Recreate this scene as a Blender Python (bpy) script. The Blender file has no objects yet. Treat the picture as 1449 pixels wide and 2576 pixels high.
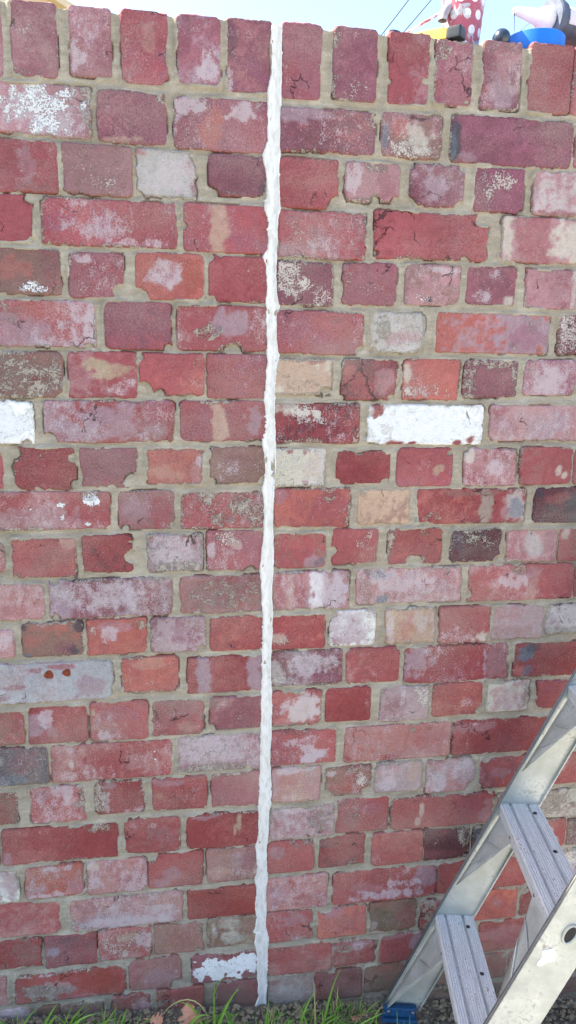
import bpy, bmesh, math, random
import numpy as np
from mathutils import Vector, Matrix

# ------------------------------------------------------------------ camera, sky, sun, exposure
sc = bpy.context.scene
W, H, FPX = 1449.0, 2576.0, 1860.255
PITCH, YAW, ROLL = 0.2080, 0.1620, 0.0190
CAM = np.array([-0.1917, -1.3988, 1.4551])
def cam_axes():
    cy, sy, cp, sp = math.cos(YAW), math.sin(YAW), math.cos(PITCH), math.sin(PITCH)
    f = np.array([sy*cp, cy*cp, -sp]); rt = np.array([cy, -sy, 0.0]); up = np.cross(rt, f)
    cr, sr = math.cos(ROLL), math.sin(ROLL)
    return cr*rt + sr*up, -sr*rt + cr*up, f
CR, CU, CF = cam_axes()
cd = bpy.data.cameras.new('camera'); cam = bpy.data.objects.new('camera', cd); sc.collection.objects.link(cam)
cam.matrix_world = Matrix(((CR[0], CU[0], -CF[0], CAM[0]), (CR[1], CU[1], -CF[1], CAM[1]), (CR[2], CU[2], -CF[2], CAM[2]), (0, 0, 0, 1)))
cd.sensor_fit = 'VERTICAL'; cd.sensor_height = 36.0; cd.lens = 36.0*FPX/H
cd.clip_start = 0.02; cd.clip_end = 3000.0
sc.camera = cam

SUN_EL, SUN_AZ = math.radians(47), math.radians(-71)      # azimuth measured from +Y (behind the wall) towards +X
sd = np.array([math.sin(SUN_AZ)*math.cos(SUN_EL), math.cos(SUN_AZ)*math.cos(SUN_EL), math.sin(SUN_EL)])
wd = bpy.data.worlds.new('World'); sc.world = wd; wd.use_nodes = True
wn = wd.node_tree.nodes; bg = wn['Background']
sky = wn.new('ShaderNodeTexSky'); sky.sky_type = 'NISHITA'; sky.sun_disc = False
sky.sun_elevation = SUN_EL; sky.sun_rotation = SUN_AZ
sky.altitude = 0; sky.air_density = 1.0; sky.dust_density = 1.8; sky.ozone_density = 1.6
wd.node_tree.links.new(sky.outputs[0], bg.inputs[0]); bg.inputs[1].default_value = 0.115
sl = bpy.data.lights.new('sun', 'SUN'); sl.energy = 4.6; sl.angle = math.radians(0.5); sl.color = (1.0, 0.90, 0.74)
sun = bpy.data.objects.new('sun', sl); sc.collection.objects.link(sun)
sun.rotation_euler = Vector(sd).to_track_quat('Z', 'Y').to_euler(); sun.location = (-3, 4, 6)
vs = sc.view_settings; vs.view_transform = 'Standard'; vs.look = 'None'; vs.gamma = 1.0; vs.use_curve_mapping = False
vs.exposure = 2.08
sc.render.engine = 'CYCLES'

# ------------------------------------------------------------------ helpers
def ray(px, py): return CF + CR*(px - W/2)/FPX - CU*(py - H/2)/FPX
def PX(px, py, Y):                     # point of the upright plane y = Y seen at a given spot of the photograph (measuring aid)
    d = ray(px, py); return CAM + d*((Y - CAM[1])/d[1])
def link(o, parent=None):
    sc.collection.objects.link(o)
    if parent is not None: o.parent = parent
    return o
def mesh(name, V, Fc, mats=None, smooth=False):
    me = bpy.data.meshes.new(name); me.from_pydata([tuple(map(float, v)) for v in V], [], [tuple(map(int, f)) for f in Fc])
    if mats is not None: me.materials.append(mats)
    if smooth: me.polygons.foreach_set('use_smooth', [True]*len(me.polygons))
    me.update(); return me
def obj(name, me, parent=None, **props):
    o = bpy.data.objects.new(name, me); link(o, parent)
    for k, v in props.items(): o[k] = v
    return o
def thing(name, label, cat, loc=(0, 0, 0), group=None):
    o = bpy.data.objects.new(name, None); link(o); o.location = tuple(loc); o.empty_display_size = 0.05
    o['label'] = label; o['category'] = cat
    if group: o['group'] = group
    return o
def lin(c): return tuple(((v/255)/12.92 if v/255 <= 0.04045 else ((v/255+0.055)/1.055)**2.4) for v in c)

_rng = np.random.RandomState(11); LAT = _rng.rand(256, 256)
def vnoise(x, y):                       # smooth value noise, 0..1
    xi = np.floor(x).astype(int); yi = np.floor(y).astype(int); fx = x-xi; fy = y-yi
    fx = fx*fx*(3-2*fx); fy = fy*fy*(3-2*fy)
    a = LAT[xi & 255, yi & 255]; b = LAT[(xi+1) & 255, yi & 255]; c = LAT[xi & 255, (yi+1) & 255]; d = LAT[(xi+1) & 255, (yi+1) & 255]
    return (a*(1-fx)+b*fx)*(1-fy) + (c*(1-fx)+d*fx)*fy
def fbm(x, y, f, oct=3, s=0.0):
    t = 0; a = 1; n = 0
    for i in range(oct):
        t = t + a*(vnoise(x*f+17.3*i+s*7.7, y*f+9.1*i+s*3.1)-0.5); n += a; a *= 0.5; f *= 2.07
    return t/n*2                        # about -1..1
def sst(e0, e1, x):
    t = np.clip((x-e0)/(e1-e0), 0, 1); return t*t*(3-2*t)

class NT:                               # small shader builder
    def __init__(s, name):
        s.m = bpy.data.materials.new(name); s.m.use_nodes = True; s.t = s.m.node_tree; s.n = s.t.nodes
        s.b = s.n['Principled BSDF']
    def put(s, sock, v):
        if isinstance(v, bpy.types.NodeSocket): s.t.links.new(v, sock)
        elif isinstance(v, (tuple, list)) and len(v) == 3 and sock.type == 'RGBA': sock.default_value = (*v, 1)
        else: sock.default_value = v
    def math(s, op, a, b=0.0, c=0.0, clamp=False):
        n = s.n.new('ShaderNodeMath'); n.operation = op; n.use_clamp = clamp
        for i, v in enumerate((a, b, c)): s.put(n.inputs[i], v)
        return n.outputs[0]
    def mr(s, v, a, b, c=0.0, d=1.0, smooth=True):
        n = s.n.new('ShaderNodeMapRange'); n.interpolation_type = 'SMOOTHSTEP' if smooth else 'LINEAR'
        for i, q in enumerate((v, a, b, c, d)): s.put(n.inputs[i], q)
        return n.outputs[0]
    def mix(s, f, a, b, mode='MIX'):
        n = s.n.new('ShaderNodeMix'); n.data_type = 'RGBA'; n.blend_type = mode
        s.put(n.inputs[0], f); s.put(n.inputs[6], a); s.put(n.inputs[7], b); return n.outputs[2]
    def noise(s, co, scale, detail=4.0, rough=0.55, dist=0.0, color=False):
        n = s.n.new('ShaderNodeTexNoise'); s.put(n.inputs['Vector'], co)
        n.inputs['Scale'].default_value = scale; n.inputs['Detail'].default_value = detail
        n.inputs['Roughness'].default_value = rough; n.inputs['Distortion'].default_value = dist
        return n.outputs[1 if color else 0]
    def voro(s, co, scale, feat='F1', rnd=1.0):
        n = s.n.new('ShaderNodeTexVoronoi'); n.feature = feat; s.put(n.inputs['Vector'], co)
        n.inputs['Scale'].default_value = scale; n.inputs['Randomness'].default_value = rnd; return n.outputs['Distance']
    def attr(s, name):
        n = s.n.new('ShaderNodeAttribute'); n.attribute_name = name; return n
    def co(s, which='Object'):
        return s.n.new('ShaderNodeTexCoord').outputs[which]
    def pos(s): return s.n.new('ShaderNodeNewGeometry').outputs['Position']
    def vm(s, op, a, b):
        n = s.n.new('ShaderNodeVectorMath'); n.operation = op; s.put(n.inputs[0], a); s.put(n.inputs[1], b); return n.outputs[0]
    def sep(s, v):
        n = s.n.new('ShaderNodeSeparateXYZ'); s.put(n.inputs[0], v); return n.outputs
    def bump(s, h, dist, strength=1.0):
        n = s.n.new('ShaderNodeBump'); s.put(n.inputs['Height'], h); n.inputs['Distance'].default_value = dist
        n.inputs['Strength'].default_value = strength; s.t.links.new(n.outputs[0], s.b.inputs['Normal'])
    def out(s, col=None, rough=None, metal=None, spec=None):
        if col is not None: s.put(s.b.inputs['Base Color'], col)
        if rough is not None: s.put(s.b.inputs['Roughness'], rough)
        if metal is not None: s.put(s.b.inputs['Metallic'], metal)
        if spec is not None: s.put(s.b.inputs['Specular IOR Level'], spec)
        return s.m
def simple(name, rgb, rough=0.6, metal=0.0, var=0.12, scale=60, spec=0.4, bump=0.0):
    s = NT(name); c = s.co(); n = s.noise(c, scale, 5)
    k = s.mr(n, 0.25, 0.75, 1-var, 1+var, False)
    g = s.n.new('ShaderNodeCombineXYZ')
    for i in range(3): s.t.links.new(k, g.inputs[i])
    col = s.mix(1.0, lin(rgb), g.outputs[0], 'MULTIPLY')
    if bump: s.bump(n, bump)
    return s.out(col, rough, metal, spec)

# ------------------------------------------------------------------ materials
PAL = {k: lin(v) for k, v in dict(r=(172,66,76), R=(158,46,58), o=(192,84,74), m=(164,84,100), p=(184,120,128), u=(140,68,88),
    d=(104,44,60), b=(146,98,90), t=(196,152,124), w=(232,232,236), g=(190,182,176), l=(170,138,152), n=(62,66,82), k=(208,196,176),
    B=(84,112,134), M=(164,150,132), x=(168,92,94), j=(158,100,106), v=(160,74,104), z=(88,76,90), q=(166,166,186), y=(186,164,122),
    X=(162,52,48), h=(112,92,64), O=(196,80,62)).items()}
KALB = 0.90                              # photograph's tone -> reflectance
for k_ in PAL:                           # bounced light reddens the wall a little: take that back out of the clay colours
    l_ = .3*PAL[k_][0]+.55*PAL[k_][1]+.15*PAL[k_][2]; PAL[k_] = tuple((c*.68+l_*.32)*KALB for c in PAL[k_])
def mat_brick():
    s = NT('old_clay_brick'); P = s.pos()
    tint = s.attr('tint').outputs['Color']; a1 = s.sep(s.attr('mask_a').outputs['Vector']); a2 = s.sep(s.attr('mask_b').outputs['Vector'])
    paint, haze, fleck = a1; smear, dark, raw = a2
    flat = s.vm('MULTIPLY', P, (1, 0.3, 1)); st = s.vm('MULTIPLY', P, (1.25, 0.3, 0.8))
    nb = s.noise(flat, 22, 3); nm = s.noise(flat, 75, 4, .65); nf = s.noise(flat, 330, 3.5, .65); ns = s.noise(st, 60, 4, .6); ng = s.noise(flat, 900, 2, .6)
    v = s.math('ADD', s.math('MULTIPLY', nm, .45), s.math('ADD', s.math('MULTIPLY', nf, .35), s.math('MULTIPLY', ng, .20)))
    k = s.mr(v, .33, .67, .70, 1.28, False)
    g = s.n.new('ShaderNodeCombineXYZ')
    for i in range(3): s.t.links.new(k, g.inputs[i])
    col = s.mix(1.0, tint, g.outputs[0], 'MULTIPLY')
    # raw broken clay in the chips
    rawf = s.mr(s.math('ADD', raw, s.math('MULTIPLY', s.math('SUBTRACT', nf, .5), .9)), .35, .7)
    col = s.mix(s.math('MULTIPLY', rawf, .55), col, (.30, .075, .05))
    # lime bloom
    hv = s.math('ADD', s.math('MULTIPLY', ns, .42), s.math('ADD', s.math('MULTIPLY', nf, .38), s.math('MULTIPLY', ng, .20)))
    hz = s.mr(s.math('ADD', hv, s.math('MULTIPLY', s.math('MINIMUM', haze, .72), .34)), .595, .735)
    col = s.mix(s.math("MULTIPLY", hz, .62), col, (.54, .475, .505))
    # mortar film left on the face
    mv = s.math('ADD', s.math('MULTIPLY', nb, .15), s.math('ADD', s.math('MULTIPLY', nm, .40), s.math('MULTIPLY', nf, .45)))
    sm = s.mr(s.math('ADD', mv, s.math('MULTIPLY', s.math('MINIMUM', smear, .62), .30)), .635, .715)
    col = s.mix(s.math('MULTIPLY', sm, .86), col, s.mix(nf, (.36, .32, .26), (.47, .43, .36)))
    # pale flecks
    fv = s.math('ADD', s.math('MULTIPLY', nf, .7), s.math('MULTIPLY', nm, .3))
    fl = s.mr(s.math('ADD', fv, s.math('MULTIPLY', fleck, .24)), .69, .735)
    col = s.mix(s.math('MULTIPLY', fl, .85), col, (.60, .55, .50))
    # small dark pits and soot
    dk = s.mr(s.math('ADD', s.math('MULTIPLY', nm, .45), s.math('ADD', s.math('MULTIPLY', nf, .55), s.math('MULTIPLY', dark, .26))), .69, .78)
    col = s.mix(s.math('MULTIPLY', dk, .8), col, (.035, .028, .04))
    pit = s.mr(s.voro(s.vm('ADD', flat, s.noise(flat, 40, 2, color=True)), 58), .0, .085, 1, 0)
    pit = s.math('MULTIPLY', pit, s.mr(s.noise(flat, 31, 2), .42, .52))
    col = s.mix(s.math('MULTIPLY', pit, .75), col, (.045, .02, .025))
    # hair cracks
    wob = s.vm('ADD', flat, s.vm('MULTIPLY', s.noise(flat, 45, 4, color=True), (.05, 0, .05)))
    cr = s.mr(s.voro(wob, 11, 'DISTANCE_TO_EDGE'), .004, .012, 1, 0)
    cr = s.math('MULTIPLY', cr, s.mr(s.math('ADD', s.noise(flat, 13, 2), s.math('MULTIPLY', s.attr('crack').outputs['Fac'], .10)), .60, .64))
    col = s.mix(s.math('MULTIPLY', cr, .8), col, (.04, .018, .022))
    # mortar dust wiped across neighbouring bricks
    dust = s.mr(s.math('ADD', s.math('MULTIPLY', s.noise(s.vm('MULTIPLY', P, (.7, .3, 1.2)), 5, 4, .6), .6), s.math('MULTIPLY', nf, .4)), .44, .66)
    col = s.mix(s.math('MULTIPLY', dust, .34), col, (.43, .37, .31))
    # white paint
    pt = s.mr(s.math('ADD', s.math('MULTIPLY', fv, .9), s.math('MULTIPLY', s.math('MINIMUM', paint, 1.12), .42)), .80, .83)
    col = s.mix(pt, col, s.mix(nm, (.62, .63, .64), (.84, .84, .84)))
    zz_ = s.sep(P)[2]; mud = s.mr(s.math('ADD', zz_, s.math('MULTIPLY', s.math('SUBTRACT', s.noise(P, 14, 4, .65), .5), .30)), .13, .0)
    col = s.mix(s.math('MULTIPLY', mud, .55), col, (.17, .135, .095))      # soil splashed up the foot of the wall
    h = s.math('ADD', s.math('MULTIPLY', nf, .55), s.math('MULTIPLY', nm, .45))
    h = s.math('ADD', h, s.math('MULTIPLY', pt, .25)); h = s.math('ADD', h, s.math('MULTIPLY', sm, .3)); h = s.math('ADD', h, s.math('MULTIPLY', fl, .15))
    h = s.math('SUBTRACT', h, s.math('MULTIPLY', cr, .7)); h = s.math('SUBTRACT', h, s.math('MULTIPLY', pit, .5))
    s.bump(h, .0045, 1.0)
    return s.out(col, .88, 0.0, .25)
M_BRICK = mat_brick()
def mat_mortar():
    s = NT('sandy_mortar'); P = s.pos(); st = s.vm('MULTIPLY', P, (.45, 1, 1.6))
    nb = s.noise(P, 9, 5, .6); nm = s.noise(st, 55, 5, .6); nf = s.noise(P, 420, 4, .65)
    col = s.mix(s.mr(nb, .3, .7), (.295, .25, .19), (.405, .358, .285))
    col = s.mix(s.math('MULTIPLY', s.mr(nm, .4, .75), .7), col, (.25, .215, .165)); col = s.mix(s.math('MULTIPLY', s.mr(nm, .5, .25), .5), col, (.50, .45, .375))
    k = s.mr(nf, .3, .7, .82, 1.18, False); g = s.n.new('ShaderNodeCombineXYZ')
    for i in range(3): s.t.links.new(k, g.inputs[i])
    col = s.mix(1.0, col, g.outputs[0], 'MULTIPLY')
    dk = s.mr(s.math('ADD', s.math('MULTIPLY', nf, .6), s.math('MULTIPLY', s.noise(P, 120, 3), .4)), .66, .73)
    col = s.mix(s.math('MULTIPLY', dk, .75), col, (.09, .075, .06))
    zz_ = s.sep(P)[2]; mud = s.mr(s.math('ADD', zz_, s.math('MULTIPLY', s.math('SUBTRACT', s.noise(P, 14, 4, .65), .5), .30)), .13, .0)
    col = s.mix(s.math('MULTIPLY', mud, .55), col, (.17, .135, .095))      # soil splashed up the foot of the wall
    s.bump(s.math('ADD', s.math('MULTIPLY', nf, .6), s.math('MULTIPLY', nm, .4)), .0018, .9)
    return s.out(col, .93, 0, .2)
M_MORTAR = mat_mortar()
def mat_sealant():
    s = NT('white_sealant'); P = s.pos(); n = s.noise(s.vm('MULTIPLY', P, (1, 1, .35)), 130, 5, .6); f = s.noise(P, 300, 3)
    col = s.mix(s.mr(n, .3, .6), (.55, .53, .495), (.70, .69, .67))
    col = s.mix(s.math('MULTIPLY', s.mr(s.math('ADD', s.math('MULTIPLY', n, .5), s.math('MULTIPLY', f, .5)), .61, .67), .6), col, (.3, .28, .26))
    s.bump(s.math('ADD', n, s.math('MULTIPLY', f, .3)), .0014, .7)
    return s.out(col, .5, 0, .4)
M_SEAL = mat_sealant()

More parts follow.
